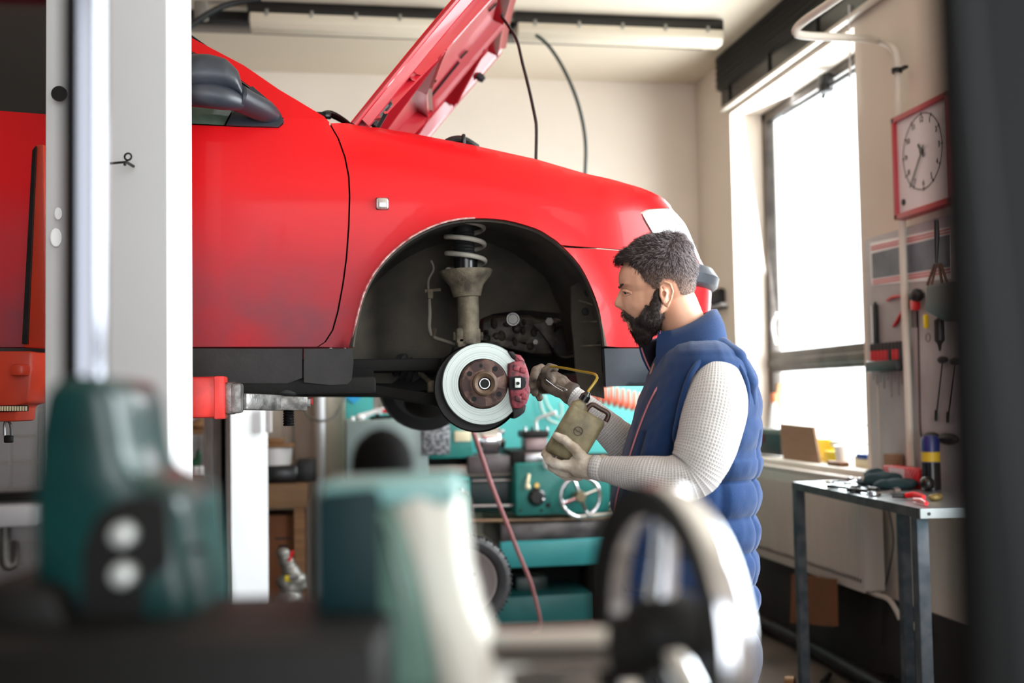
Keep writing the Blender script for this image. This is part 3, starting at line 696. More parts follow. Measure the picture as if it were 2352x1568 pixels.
# drive shaft, track rod, lower arm, anti-roll bar, tank
yy = YC+.3
part('drive_shaft', MB().tube([PY(1120, 870, YC+.12), PY(1150, 860, YC+.6)], .018, 12), under, car)
part('track_rod_gaiter', MB().lathe([(.012, 0), (.03, .012), (.024, .02), (.036, .03), (.028, .038), (.040, .05), (.03, .058), (.042, .07), (.03, .09)], PY(965, 862, yy), (-1, .3, .55), 18), rubber, car)
part('track_rod', MB().tube([PY(958, 850, yy), PY(985, 875, yy-.05), PY(992, 885, yy-.06)], .0085, 10).box(PY(992, 888, yy-.06), (.03, .03, .04), bev=.01).tube([PY(990, 885, yy-.06), PY(986, 915, yy-.06)], .009, 8), dirtm, car)
part('lower_arm', MB().prism([PY(a, b, YC+.22) for a, b in [(790, 885), (840, 880), (930, 893), (1010, 905), (1060, 930), (1060, 945), (1000, 932), (880, 912), (780, 910), (560, 908), (545, 893)]], (0, .12, 0), .006), under, car)
part('subframe', MB().prism([PY(a, b, YC+.45) for a, b in [(560, 890), (810, 880), (900, 850), (1000, 840), (1100, 860), (1300, 880), (1390, 895), (1390, 905), (1200, 900), (1120, 925), (1000, 912), (560, 910)]], (0, .5, 0), .01), under, car)
part('far_wheel', MB().ring([(.09, .0), (.15, -.01), (.19, .01), (.195, .05), (.195, .1), (.19, .14), (.09, .15)], V((HUBX-.02, 2*YM-YC-.22, hubz+.02)), (0, 1, 0), 40).lathe([(.001, .05), (.09, .05), (.09, .1), (.001, .1)], V((HUBX-.02, 2*YM-YC-.22, hubz+.02)), (0, 1, 0), 30), rubber, car)
part('oil_sump', fuse(MB().ell(PY(985, 925, YC+.5), (.085, .1, .05)).ell(PY(1030, 920, YC+.5), (.08, .1, .045)), .008, 4), under, car)
# gearbox seen through the cut-out
yg = YC+.50
gb = mk('gearbox_alloy', (92, 85, 75), .55, .5, col2=(40, 37, 34), vs=26, bump=.4, bs=90, detail=8)
mb = MB(); mb.box(PY(1165, 760, yg+.08), (.2, .14, .10), bev=.03).box(PY(1235, 775, yg+.08), (.12, .14, .13), bev=.03)
for i in range(16):
    mb.ell(PY(1110+random.random()*170, 735+random.random()*65, yg+.01), (.008+.012*random.random(), .02, .008+.014*random.random()), u=10, v=8)
part('gearbox', mb, gb, car)
part('gearbox_cap', MB().lathe([(.001, -.004), (.016, -.004), (.018, 0), (.018, .01), (.001, .01)], PY(1178, 733, yg-.02), (0, 1, 0), 24), dullal, car)
part('gearbox_ring', MB().ring([(.0185, -.004), (.0215, -.004), (.0215, .006), (.0185, .006)], PY(1178, 733, yg-.02), (0, 1, 0), 32), white, car)
part('engine_bracket', MB().prism([PY(a, b, yg) for a, b in [(1105, 768), (1180, 782), (1235, 800), (1225, 812), (1170, 800), (1110, 785)]], (0, .02, 0), .003).prism([PY(a, b, yg-.01) for a, b in [(1225, 745), (1262, 735), (1285, 790), (1270, 800), (1240, 760)]], (0, .02, 0), .003), gb, car)
part('bracket_bolt', MB().lathe([(.001, 0), (.014, 0), (.014, .01), (.001, .01)], PY(1262, 738, yg-.02), (0, 1, 0), 6), dullal, car)
part('bracket_bolt', MB().lathe([(.001, 0), (.009, 0), (.009, .01), (.001, .01)], PY(1230, 785, yg-.02), (0, 1, 0), 6), dullal, car)
part('crank_pulley', MB().ring([(.048, 0), (.055, -.004), (.058, .0), (.058, .03), (.048, .03)], PY(1300, 785, yg), (0, 1, 0), 40).lathe([(.001, .0), (.05, .004), (.05, .02), (.001, .02)], PY(1300, 785, yg), (0, 1, 0), 30), darkmet, car)
part('engine_block', MB().box(V((PY(1250, 790, yg+.2).x, yg+.35, 1.62)), (.55, .36, .34), bev=.03), under, car)
# ================================================================ PERSON
D0 = 2.80; K = D0/2600
man = thing('person', 'bearded man in blue quilted vest, knit sweater and work gloves beside the brake', 'person', (Q(1570, 1400, D0).x, Q(1570, 1400, D0).y, 0))
skin = mk('skin', (214, 160, 132), .5, sss=.12, var=.10, vs=26, bump=.06, bs=260)
wool = mk('vest_wool_blue', (25, 54, 98), .9, var=.14, vs=22, bump=.25, bs=420, spec=.2)
wool.node_tree.nodes['Principled BSDF'].inputs['Sheen Weight'].default_value = .2
lining = mk('dark_lining', (24, 26, 44), .9)
piping = mk('pink_piping', (196, 120, 126), .6)
knit = mk('waffle_knit', (206, 202, 200), .9, spec=.2)
def waffle():
    nt = knit.node_tree; N = nt.nodes; L = nt.links; p = N['Principled BSDF']
    tc = N.new('ShaderNodeTexCoord'); sp = N.new('ShaderNodeSeparateXYZ'); L.new(tc.outputs['UV'], sp.inputs[0])
    def m(op, a, b=0):
        x = N.new('ShaderNodeMath'); x.operation = op
        for i, v in enumerate((a, b)):
            if isinstance(v, (int, float)): x.inputs[i].default_value = v
            else: L.new(v, x.inputs[i])
        return x.outputs[0]
    a = m('ABSOLUTE', m('SINE', m('MULTIPLY', sp.outputs[0], pi/.0078))); b = m('ABSOLUTE', m('SINE', m('MULTIPLY', sp.outputs[1], pi/.0066)))
    h = m('MINIMUM', m('POWER', a, .7), m('POWER', b, .7))
    bp = N.new('ShaderNodeBump'); bp.inputs['Strength'].default_value = .8; bp.inputs['Distance'].default_value = .002; L.new(h, bp.inputs['Height']); bp.invert = True; L.new(bp.outputs[0], p.inputs['Normal'])
    r = N.new('ShaderNodeValToRGB'); L.new(h, r.inputs[0]); r.color_ramp.elements[0].position = .0; r.color_ramp.elements[1].position = .75
    r.color_ramp.elements[1].color = RGB(186, 181, 179); r.color_ramp.elements[0].color = RGB(232, 229, 228); L.new(r.outputs[0], p.inputs['Base Color'])
waffle()
glovem = mk('dirty_leather_glove', (222, 212, 200), .8, col2=(158, 142, 124), vs=22, bump=.3, bs=60, detail=6)
gloved = mk('dark_dirty_glove', (122, 106, 92), .8, col2=(66, 54, 46), vs=24, bump=.3, bs=60, detail=6)
trou = mk('work_trousers', (70, 72, 84), .85, var=.2, vs=8, bump=.15, bs=200)
def HD(px, py, off=0, d=D0): return Q(px, py, d)+AWAY*(off*K)
FACE = Matrix((RIGHT, AWAY, UP)).transposed()          # local x = towards his back, y = to his right side
def el(mb, px, py, off, rx, ry, rz, tilt=0, u=24, v=16, d=D0):
    return mb.ell(HD(px, py, off, d), (rx*K, ry*K, rz*K), FACE @ Matrix.Rotation(radians(tilt), 3, 'Y'), u, v)
# ---- body: one continuous surface
near_fingers = [  # thumb, index, middle, ring, little : (px, py, depth, radius px)
 [(1345, 1062, 2.655, 17), (1320, 1030, 2.645, 13.5), (1296, 1010, 2.645, 11.5), (1277, 1000, 2.655, 9.5)],
 [(1325, 1072, 2.66, 18), (1288, 1068, 2.66, 13), (1262, 1058, 2.675, 11.5), (1252, 1042, 2.70, 10.5), (1262, 1026, 2.715, 9)],
 [(1325, 1082, 2.68, 18), (1292, 1084, 2.68, 12.5), (1268, 1072, 2.70, 11.5), (1262, 1052, 2.725, 10), (1276, 1036, 2.735, 9)],
 [(1328, 1088, 2.70, 17), (1300, 1092, 2.705, 12), (1280, 1080, 2.725, 11), (1278, 1060, 2.745, 10), (1290, 1044, 2.75, 9)],
 [(1335, 1085, 2.72, 15), (1315, 1092, 2.73, 11), (1298, 1080, 2.745, 10), (1296, 1064, 2.755, 9)]]
near_palm = [(1374, 1074, 2.64, 27), (1352, 1073, 2.655, 29), (1330, 1070, 2.665, 27)]
far_fingers = [
 [(1262, 872, 3.02, 14), (1252, 852, 3.0, 11), (1262, 842, 3.0, 9.5), (1276, 846, 3.01, 8.5)],
 [(1262, 862, 3.06, 15), (1244, 846, 3.06, 11.5), (1230, 850, 3.05, 10.5), (1226, 868, 3.04, 9.5)],
 [(1258, 872, 3.08, 15), (1238, 860, 3.09, 12), (1225, 868, 3.08, 10.5), (1224, 885, 3.07, 9.5)],
 [(1256, 884, 3.10, 14), (1238, 878, 3.11, 11.5), (1226, 888, 3.10, 10), (1228, 902, 3.09, 9)],
 [(1258, 892, 3.12, 12), (1243, 894, 3.13, 10), (1235, 903, 3.12, 9), (1240, 914, 3.11, 8)]]
far_palm = [(1303, 898, 3.04, 23), (1284, 886, 3.05, 27), (1268, 876, 3.06, 26)]
arm_n = [(1648, 862, 2.64, 52), (1646, 915, 2.60, 71), (1632, 985, 2.575, 73), (1616, 1040, 2.56, 69), (1590, 1088, 2.555, 60), (1545, 1098, 2.56, 53), (1490, 1091, 2.575, 45), (1440, 1085, 2.60, 38), (1400, 1078, 2.62, 31), (1372, 1074, 2.635, 27)]
arm_f = [(1560, 890, 3.0, 60), (1530, 980, 3.02, 60), (1495, 1040, 3.03, 55), (1450, 1030, 3.03, 47), (1400, 986, 3.03, 38), (1350, 938, 3.035, 29), (1318, 910, 3.04, 24), (1306, 900, 3.04, 22)]
def pr(t): return Q(t[0], t[1], t[2]), t[3]*t[2]/2600
hb = MB()
el(hb, 1513, 620, 0, 84, 69, 76, 12); el(hb, 1470, 640, 0, 50, 58, 52); el(hb, 1480, 690, 0, 55, 52, 60, -14); el(hb, 1482, 728, 0, 42, 42, 40)
el(hb, 1540, 650, 0, 56, 64, 60); el(hb, 1462, 738, 0, 22, 26, 26)
for s in (-1, 1):
    el(hb, 1462, 700, 32*s, 20, 15, 20); el(hb, 1444, 655, 24*s, 18, 24, 7); el(hb, 1500, 690, 44*s, 30, 14, 40)
    el(hb, 1431, 703, 7*s, 7, 7, 6)
hb.cap2(HD(1431, 666), HD(1421, 697), 7*K, 10.5*K); hb.cap2(HD(1440, 668), HD(1434, 700), 11*K, 14*K)
hb.cap2(HD(1436, 722, -12), HD(1436, 722, 12), 7*K, 7*K); hb.cap2(HD(1438, 732, -10), HD(1438, 732, 10), 6.5*K, 6.5*K)
hb.chain([(HD(1550, 700), 52*K), (HD(1575, 760), 52*K), (HD(1590, 810), 62*K)], 40)
def ear(s):
    o = 66*s; pts = [(1514, 700), (1508, 684), (1508, 664), (1517, 655), (1529, 660), (1534, 676), (1530, 694), (1522, 708), (1516, 706)]
    P = [(HD(a, b, o+s*(5+(a-1508)*.34)), (3.6 if i not in (7,) else 5)*K) for i, (a, b) in enumerate(pts)]; hb.chain(P, 10)
    hb.chain([(HD(1515, 672, o+s*4), 2.4*K), (HD(1521, 678, o+s*7), 2.8*K), (HD(1518, 694, o+s*5), 3*K)], 8); el(hb, 1518, 684, 60*s, 9, 6, 20)
ear(-1); ear(1)
# shoulders, trunk, hips, legs, arms, hands (all one surface under the clothes)
hb.ell(Q(1600, 880, D0), (.12, .17, .11), FACE); hb.ell(Q(1595, 1000, D0), (.125, .15, .2), FACE); hb.ell(Q(1580, 1200, D0), (.12, .13, .22), FACE); hb.ell(Q(1575, 1370, D0), (.12, .14, .15), FACE)
LEG = {-1: [(1585, 1400), (1600, 1620)], 1: [(1565, 1400), (1540, 1620)]}
feet = {}
for s in (-1, 1):
    hip = Q(1590 if s < 0 else 1560, 1400, D0)+AWAY*(.085*s); ft = V((Q(1610 if s < 0 else 1530, 1400, D0).x, (hip+AWAY*.01*s).y, 0)); knee = (hip+ft)/2-RIGHT*.02; knee.z = .50
    feet[s] = (hip, knee, ft)
    hb.chain([(hip, .08), (knee, .052), (ft+V((0, 0, .09)), .038)]); hb.chain([(ft+V((0, 0, .06)), .036), (ft-RIGHT*.13+V((0, 0, .035)), .03)])
for arm in (arm_n, arm_f): hb.chain([(pr(t)[0], pr(t)[1]*.6) for t in arm], 12)
for pal, fin in ((near_palm, near_fingers), (far_palm, far_fingers)):
    hb.chain([(pr(t)[0], pr(t)[1]*.6) for t in pal], 12)
    for f in fin: hb.chain([(pr(t)[0], pr(t)[1]*.62) for t in f], 8)
body = part('body', fuse(hb, .0029, 7, .5), skin, man, sm=180)
# eyes
for s in (-1, 1):
    c = HD(1440, 672, 27*s)
    part('eye', MB().ell(c, 9.5*K), mk('eye_white', (150, 126, 114), .2) if s < 0 else MATS['eye_white'], man, sm=180)
    part('iris', MB().ell(HD(1434.5, 674, 30*s), (4.2*K, 4.4*K, 4.4*K)), blacks, man, sm=180)
    mb = MB(); mb.chain([(HD(1434, 671, 18*s), 3.2*K), (HD(1430, 670.5, 27*s), 4.2*K), (HD(1435, 671.5, 36*s), 3.8*K), (HD(1446, 675, 41*s), 2*K)], 8).chain([(HD(1434, 678, 18*s), 2*K), (HD(1432, 681, 28*s), 2.4*K), (HD(1446, 678, 40*s), 2*K)], 8)
    part('eyelid', fuse(mb, .0015, 3), skin, man, sm=180)
    part('eyelash', MB().tube([HD(1432, 673, 19*s), HD(1427.5, 672.5, 28*s), HD(1433, 674, 37*s)], .9*K, 6, sub=3), blacks, man)
    part('lip', MB().tube([HD(1430, 724, 0), HD(1433, 724, 8*s), HD(1441, 726, 18*s)], [3.5*K, 3.2*K, 1.5*K], 8, sub=4), mk('lip_skin', (110, 62, 56), .6) if s < 0 else MATS['lip_skin'], man)
# ---- hair
hairm = mk('dark_hair', (58, 44, 42), .5, spec=.5); hairg = mk('greying_hair', (168, 156, 158), .45)
beardm = mk('dark_beard', (46, 32, 27), .6)
def shell(pts, voxel=.003):
    mb = MB()
    for a in pts: el(mb, *a)
    return mb
def strands(name, surf, n, ln, dirf, okf, mat, r=.00045, par=None, rnd=.35, lift=.35):
    me = surf; me.calc_loop_triangles(); T = me.loop_triangles; Vv = me.vertices
    ar = [t.area for t in T]; tot = sum(ar); cum = []; a = 0
    for x in ar: a += x; cum.append(a)
    import bisect
    mb = MB(); k = 0; tries = 0; rg = random.Random(11)
    while k < n and tries < n*12:
        tries += 1
        t = T[min(len(T)-1, bisect.bisect(cum, rg.random()*tot))]; u, v = rg.random(), rg.random()
        if u+v > 1: u, v = 1-u, 1-v
        A, B, C_ = (Vv[i].co for i in t.vertices); p = A+(B-A)*u+(C_-A)*v
        loc = FACE.transposed() @ (p-HD(1500, 660))/K; px, py, of = 1500+loc.x, 660-loc.z, loc.y
        l = okf(px, py, of)
        if l <= 0: continue
        nn = t.normal; d = FACE @ V(dirf(px, py, of)); d = (d-nn*d.dot(nn)).normalized()*(1-lift)+nn*lift+V((rg.gauss(0, rnd), rg.gauss(0, rnd), rg.gauss(0, rnd)))*.5
        d.normalize(); L_ = ln*l*(.6+.7*rg.random()); s1 = d.cross(nn).normalized()*r; s2 = d.cross(s1).normalized()*r
        q = p+d*L_*.55; e = p+d*L_+(d-nn*.25)*.0005-nn*L_*.14
        a0 = [mb.bm.verts.new(p-nn*.001+s1), mb.bm.verts.new(p-nn*.001-s1*.5+s2), mb.bm.verts.new(p-nn*.001-s1*.5-s2)]
        b0 = [mb.bm.verts.new(q+s1*.8), mb.bm.verts.new(q-s1*.4+s2*.8), mb.bm.verts.new(q-s1*.4-s2*.8)]; tp = mb.bm.verts.new(e)
        for i in range(3):
            j = (i+1) % 3; mb.bm.faces.new((a0[i], a0[j], b0[j], b0[i])); mb.bm.faces.new((b0[i], b0[j], tp))
        k += 1
    return part(name, mb, mat, par or man, sm=180, kind='stuff')
def hairline(px, py):
    "1 well inside the hair, 0 outside (side view contour)"
    poly = [(1412, 612), (1414, 590), (1440, 560), (1480, 535), (1540, 525), (1590, 560), (1606, 620), (1600, 680), (1586, 712), (1560, 695), (1546, 660), (1534, 648), (1516, 647), (1508, 656), (1507, 676), (1496, 676), (1488, 660), (1476, 652), (1462, 648), (1450, 622), (1440, 604), (1422, 606)]
    if not inside((px, py), poly): return 0
    return 1
hm = MB(); el(hm, 1514, 618, 0, 86, 72, 80, 12); el(hm, 1470, 602, 0, 52, 54, 36, 10); el(hm, 1535, 580, 0, 56, 54, 46, -8); el(hm, 1545, 650, 0, 52, 64, 56); el(hm, 1440, 600, 0, 26, 40, 16, 12)
hme = fuse(hm, .003, 6)
bmh = bmesh.new(); bmh.from_mesh(hme)
dl = []
for f in bmh.faces:
    loc = FACE.transposed() @ (f.calc_center_median()-HD(1500, 660))/K
    if not hairline(1500+loc.x, 660-loc.z): dl.append(f)
bmesh.ops.delete(bmh, geom=dl, context='FACES')
bmh.to_mesh(hme); bmh.free()
capm = mk('hair_cap', (64, 52, 48), .8, bump=.6, bs=220)
def fade():
    nt = capm.node_tree; N = nt.nodes; L = nt.links; g = N.new('ShaderNodeNewGeometry'); sp = N.new('ShaderNodeSeparateXYZ'); L.new(g.outputs['Position'], sp.inputs[0])
    m = N.new('ShaderNodeMapRange'); m.inputs['From Min'].default_value = HD(1500, 612).z; m.inputs['From Max'].default_value = HD(1500, 668).z; L.new(sp.outputs['Z'], m.inputs['Value'])
    r = N.new('ShaderNodeValToRGB'); r.color_ramp.elements[0].color = RGB(50, 39, 37); r.color_ramp.elements[1].color = RGB(128, 100, 86); L.new(m.outputs[0], r.inputs[0]); L.new(r.outputs[0], N['Principled BSDF'].inputs['Base Color'])
fade()
hmesh2 = hme.copy()
part('hair', hme, capm, man, sm=180)
def hdir(px, py, of):
    t = max(0, min(1, (py-560)/70)); u = max(0, min(1, (px-1490)/80)); return ((-.8+.5*t)*(1-u)+.12*u, 0, (.4-1.3*t)*(1-u)-.8*u)
def hlen(px, py, of):
    if not hairline(px, py): return 0
    f = max(0, min(1, (668-py)/70)); return .22+1.1*f
strands('hair_strands', hmesh2, 9000, .013, hdir, hlen, hairm, .00034, rnd=.4, lift=.25)
strands('grey_hair_strands', hmesh2, 6500, .013, hdir, lambda a, b, c: hlen(a, b, c) if random.random() < (a-1425)/140 else 0, hairg, .00030, rnd=.4, lift=.3)
bpoly = [(1494, 664), (1507, 664), (1511, 690), (1516, 712), (1521, 740), (1516, 762), (1500, 775), (1488, 788), (1470, 794), (1458, 782), (1450, 762), (1444, 744), (1441, 735), (1428, 726), (1429, 712), (1436, 708), (1446, 716), (1453, 733), (1462, 728), (1475, 705), (1486, 690), (1492, 672)]
bm_ = MB(); el(bm_, 1485, 728, 0, 37, 47, 44, -20); el(bm_, 1474, 758, 0, 26, 34, 32, -10); el(bm_, 1470, 775, 0, 15, 20, 20); el(bm_, 1500, 700, 0, 16, 55, 32, 14)
el(bm_, 1449, 738, 0, 16, 24, 18)
for s in (-1, 1): el(bm_, 1500, 698, 52*s, 15, 10, 36, 14); el(bm_, 1486, 722, 38*s, 34, 19, 34, 10); el(bm_, 1503, 690, 54*s, 13, 9, 26, 14); el(bm_, 1472, 745, 22*s, 26, 20, 28); bm_.chain([(HD(1428, 717, 0), 7*K), (HD(1434, 720, 14*s), 7*K), (HD(1449, 735, 24*s), 7*K), (HD(1462, 745, 30*s), 9*K)], 8)
bme = fuse(bm_, .003, 4); b2 = bme.copy()
for v in bme.vertices: v.co += V((noise.noise(v.co*160), noise.noise(v.co*150+V((5, 5, 5))), noise.noise(v.co*170)))*.0022
bq = bmesh.new(); bq.from_mesh(bme); dl = []
for f in bq.faces:
    loc = FACE.transposed() @ (f.calc_center_median()-HD(1500, 660))/K
    if not inside((1500+loc.x, 660-loc.z), bpoly): dl.append(f)
bmesh.ops.delete(bq, geom=dl, context='FACES'); bq.to_mesh(bme); bq.free()
part('beard', bme, beardm, man, sm=180)
strands('beard_strands', b2, 6500, .012, lambda a, b, c: (-.25 if a < 1450 else .05, 0, -1), lambda a, b, c: (.45+.6*min(1, max(0, (b-690)/50))) if inside((a, b), bpoly) else 0, beardm, .00034, rnd=.4, lift=.2)
eb = MB()
for s in (-1, 1): eb.chain([(HD(1424, 661, 12*s), 1.7*K), (HD(1424, 656.5, 24*s), 2.8*K), (HD(1432, 655, 36*s), 2.2*K), (HD(1444, 660, 42*s), 1.2*K)], 8)
part('eyebrow', fuse(eb, .0016, 1), beardm, man, sm=180, kind='stuff')
# ---- vest
VR = [(1428, 1404, 1729, .172), (1405, 1399, 1733, .176), (1300, 1397, 1733, .172), (1200, 1403, 1735, .170), (1100, 1418, 1738, .175), (1040, 1432, 1740, .182), (985, 1446, 1741, .192), (930, 1464, 1740, .200), (890, 1478, 1734, .204), (860, 1490, 1724, .203), (835, 1500, 1712, .196), (812, 1512, 1698, .178), (796, 1526, 1682, .150), (784, 1540, 1668, .115), (776, 1552, 1655, .085)]
SE = [1410, 1337, 1260, 1180, 1098, 1050, 935]       # quilting seams (pixel rows)
def vring(py):
    L_ = pw([(a, b) for a, b, c, d in VR[::-1]], py); R_ = pw([(a, c) for a, b, c, d in VR[::-1]], py); B_ = pw([(a, d) for a, b, c, d in VR[::-1]], py); return L_, R_, B_
def VS(py, th, off=0.):
    "point of the vest: th=0 his back (right in view), pi/2 far side, pi front, 3pi/2 near side"
    l, r, b = vring(py); c = Q((l+r)/2, py, D0); a = (r-l)/2*K; n = 2.35
    ct, st = cos(th), sin(th); x = abs(ct)**(2/n)*(1 if ct > 0 else -1); y = abs(st)**(2/n)*(1 if st > 0 else -1)
    q = 0
    back = .5+.5*ct
    if py > 1050:
        s = [1428, 1405, 1337, 1260, 1180, 1098, 1030]
        for u, v in zip(s, s[1:]):
            if v <= py <= u: q = abs(sin(pi*(py-v)/(u-v)))**.55*.018-.010
    elif back > .5:
        s = [1098, 1030, 960, 890, 820]
        for u, v in zip(s, s[1:]):
            if v <= py <= u: q = (abs(sin(pi*(py-v)/(u-v)))**.6*.008-.004)*(back-.5)*2
    if py > 985:
        for sth in (.35, 1.2, 2.1, 2.7, 3.7, 4.35, 5.0, 5.72): q -= .010*exp(-((th-sth)/.035)**2)
    q += .004*noise.noise(V((ct*3, st*3, py/60.)))+.0025*noise.noise(V((ct*8, st*8, py/25.)))
    nrm = (RIGHT*(x/a if a else 0)*a*a+AWAY*y*b).normalized() if abs(x)+abs(y) > 0 else RIGHT
    return c+RIGHT*(a*x)+AWAY*(b*y)+nrm*(q+off)
ths = [2*pi*i/120 for i in range(120)]; rows = list(range(1428, 1098, -5))+list(range(1098, 776, -5))+[776]
mb = MB(); mb.rings([[VS(py, t) for t in ths] for py in rows], cap=True)
vest = part('vest', mb, wool, man, sm=180)
# collar, open at the throat
def ribbon(top, bot, th, bulge, mb):
    n = len(top)*6
    T_, _ = crom([HD(a, b)+AWAY*o for a, b, o in top], [0]*len(top), 6); B_, _ = crom([HD(a, b)+AWAY*o for a, b, o in bot], [0]*len(bot), 6)
    cen = sum(T_, V((0, 0, 0)))/len(T_); R = []
    for a, b in zip(T_, B_):
        ring = []; mid = (a+b)/2; n_ = (mid-cen); n_.z = 0; n_ = n_.normalized()
        for t in (0, .25, .5, .75, 1): ring.append(a*(1-t)+b*t+n_*(bulge*sin(pi*t)+th/2))
        for t in (1, .75, .5, .25, 0): ring.append(a*(1-t)+b*t+n_*(bulge*sin(pi*t)-th/2))
        R.append(ring)
    return mb.rings(R)
topc = [(1510, 764, -.048), (1545, 759, -.068), (1590, 738, -.072), (1626, 716, -.050), (1640, 711, 0), (1628, 716, .055), (1580, 742, .075), (1520, 772, .068), (1476, 787, .040)]
botc = [(1507, 858, -.060), (1540, 845, -.115), (1592, 818, -.140), (1645, 790, -.10), (1657, 778, 0), (1645, 790, .11), (1580, 815, .13), (1530, 840, .09), (1503, 862, .012)]
part('collar', ribbon(topc, botc, .013, .006, MB()), wool, vest, sm=60)
part('collar_lining', ribbon([(a+3, b+3, o*.86) for a, b, o in topc], [(a+3, b-3, o*.86) for a, b, o in botc], .004, .004, MB()), lining, vest, sm=60)
# zip with pink piping down the front
zp = [VS(py, th, .003) for py, th in ((1425, 3.42), (1330, 3.42), (1230, 3.43), (1130, 3.45), (1050, 3.50), (985, 3.56), (930, 3.62), (895, 3.7))]+[HD(1513, 866)+AWAY*-.075, HD(1508, 835)+AWAY*-.066, HD(1510, 800)+AWAY*-.06, HD(1510, 766)+AWAY*-.055]
part('zip_piping', MB().tube(zp, .0022, 6, sub=5), piping, vest)
part('zip_piping', MB().tube([HD(1474, 788)+AWAY*.035, HD(1484, 820)+AWAY*.028, HD(1496, 850)+AWAY*.01, HD(1506, 864)+AWAY*-.02], .0022, 6, sub=5), piping, vest)
# armhole edge
ah = [(1648, 806, 2.655), (1620, 820, 2.625), (1592, 850, 2.60), (1572, 900, 2.59), (1558, 960, 2.595), (1552, 1010, 2.60), (1580, 1045, 2.61), (1640, 1050, 2.60), (1690, 1000, 2.59), (1714, 940, 2.59), (1716, 890, 2.60), (1702, 850, 2.62), (1678, 820, 2.645)]
part('armhole_band', MB().tube([Q(*p) for p in ah], .007, 12, sub=6, closed=True, flat=1.), wool, vest, sm=180)
# shoulder strap part of the vest between collar and armhole
sh = MB()
for (p, q, r) in (((1655, 800, 2.70), (1692, 822, 2.66), .028), ((1692, 822, 2.66), (1722, 880, 2.64), .022), ((1722, 880, 2.64), (1726, 930, 2.66), .016), ((1655, 800, 2.70), (1615, 815, 2.68), .030), ((1615, 815, 2.68), (1580, 850, 2.65), .026)): sh.cap2(Q(*p), Q(*q), r, r*.92)
part('shoulder_yoke', fuse(sh, .006, 8), wool, vest, sm=180)
for py in (1337, 1260, 1180, 1098): part('quilt_seam', MB().tube([VS(py, t, .0015) for t in ths], .0016, 6, closed=True), wool, vest)
# sleeves
def wr(seed, amp):
    def f(t, th, acc):
        e = exp(-((t-.46)/.10)**2)+.6*exp(-((t-.97)/.06)**2)
        return 1+amp*e*sin(acc*190+1.5*sin(th+seed))*(.5+.5*cos(th-seed))+.025*noise.noise(V((cos(th)*1.5, sin(th)*1.5, acc*14+seed)))
    return f
def sleeve(arm, seed):
    P = [pr(t) for t in arm]; mb = MB(); mb.tube([p for p, r in P], [r for p, r in P], 48, sub=10, rf=wr(seed, .045), uvs=True)
    p, r = P[-1]; q = P[-2][0]; d = (p-q).normalized()
    return mb, p, r, d
mb, p, r, d = sleeve(arm_n, 1.); sl = part('sweater_sleeve', mb, knit, man, sm=180)
part('cuff', MB().tube([p-d*.018, p-d*.008, p, p+d*.012], [r*1.06, r*1.12, r*1.10, r*1.04], 32, uvs=True), knit, sl, sm=180)
mb, p, r, d = sleeve(arm_f, 4.); sl2 = part('sweater_sleeve', mb, knit, man, sm=180)
part('cuff', MB().tube([p-d*.018, p-d*.006, p, p+d*.01], [r*1.05, r*1.12, r*1.1, r*1.05], 32, uvs=True), knit, sl2, sm=180)
# gloves
def glove(pal, fin, mat, lab):
    g = MB(); g.chain([pr(t) for t in pal], 18)
    for f in fin: g.chain([(pr(t)[0], pr(t)[1]*.96) for t in f], 12)
    me = fuse(g, .0024, 4)
    for v in me.vertices: v.co += v.normal*(.0013*noise.noise(v.co*70)+.0007*noise.noise(v.co*190))
    o = part('glove', me, mat, man, lab, sm=180); p, r = pr(pal[0]); q = pr(pal[1])[0]; d = (p-q).normalized()
    part('glove_cuff', MB().tube([p-d*.012, p, p+d*.012, p+d*.02], [r*.98, r*1.06, r*1.16, r*1.12], 28), mat, o, sm=180); return o
g1 = glove(near_palm, near_fingers, glovem, 'pale leather work glove gripping the bottle')
g2 = glove(far_palm, far_fingers, gloved, 'dark oily work glove at the brake caliper')
part('safety_pin', MB().tube([Q(1254, 872, 2.95), Q(1275, 888, 2.955), Q(1294, 899, 2.96), Q(1300, 893, 2.96), Q(1278, 884, 2.955)], .0012, 6).ell(Q(1300, 896, 2.96), .004), steel, g2)
# trousers and shoes
mb = MB()
mb.ell(Q(1562, 1450, D0), (.150, .16, .12), FACE, 30, 20)
for s in (-1, 1):
    hip, knee, ft = feet[s]; mb.chain([(hip-V((0, 0, .10)), .108), (knee, .082), (ft+V((0, 0, .10)), .070)], 20)
    mb.cap2(hip+RIGHT*.055-V((0, 0, .09)), hip+RIGHT*.03-V((0, 0, .2)), .10, .09)
me = fuse(mb, .008, 8)
tr = part('trousers', me, trou, man, sm=180)
pk = Q(1590, 1470, 2.62)
part('thigh_pocket', MB().box(Q(1585, 1475, 2.632), (.115, .02, .12), FACE, .006), mk('pocket_black', (18, 18, 22), .9), tr)
part('pocket_label', MB().box(Q(1603, 1449, 2.615), (.024, .003, .014), FACE @ Matrix.Rotation(-.12, 3, 'Y')), white, tr)
for s in (-1, 1):
    hip, knee, ft = feet[s]; sb = MB(); sb.chain([(ft+V((0, 0, .055)), .045), (ft-RIGHT*.06+V((0, 0, .045)), .042), (ft-RIGHT*.16+V((0, 0, .035)), .035)], 16)
    sb.cap2(ft+V((0, 0, .05)), ft+V((0, 0, .12)), .045, .05); me = fuse(sb, .006, 5)
    for v in me.vertices: v.co.z = max(v.co.z, 0.0)
    part('shoe', me, blacks, man, sm=60)

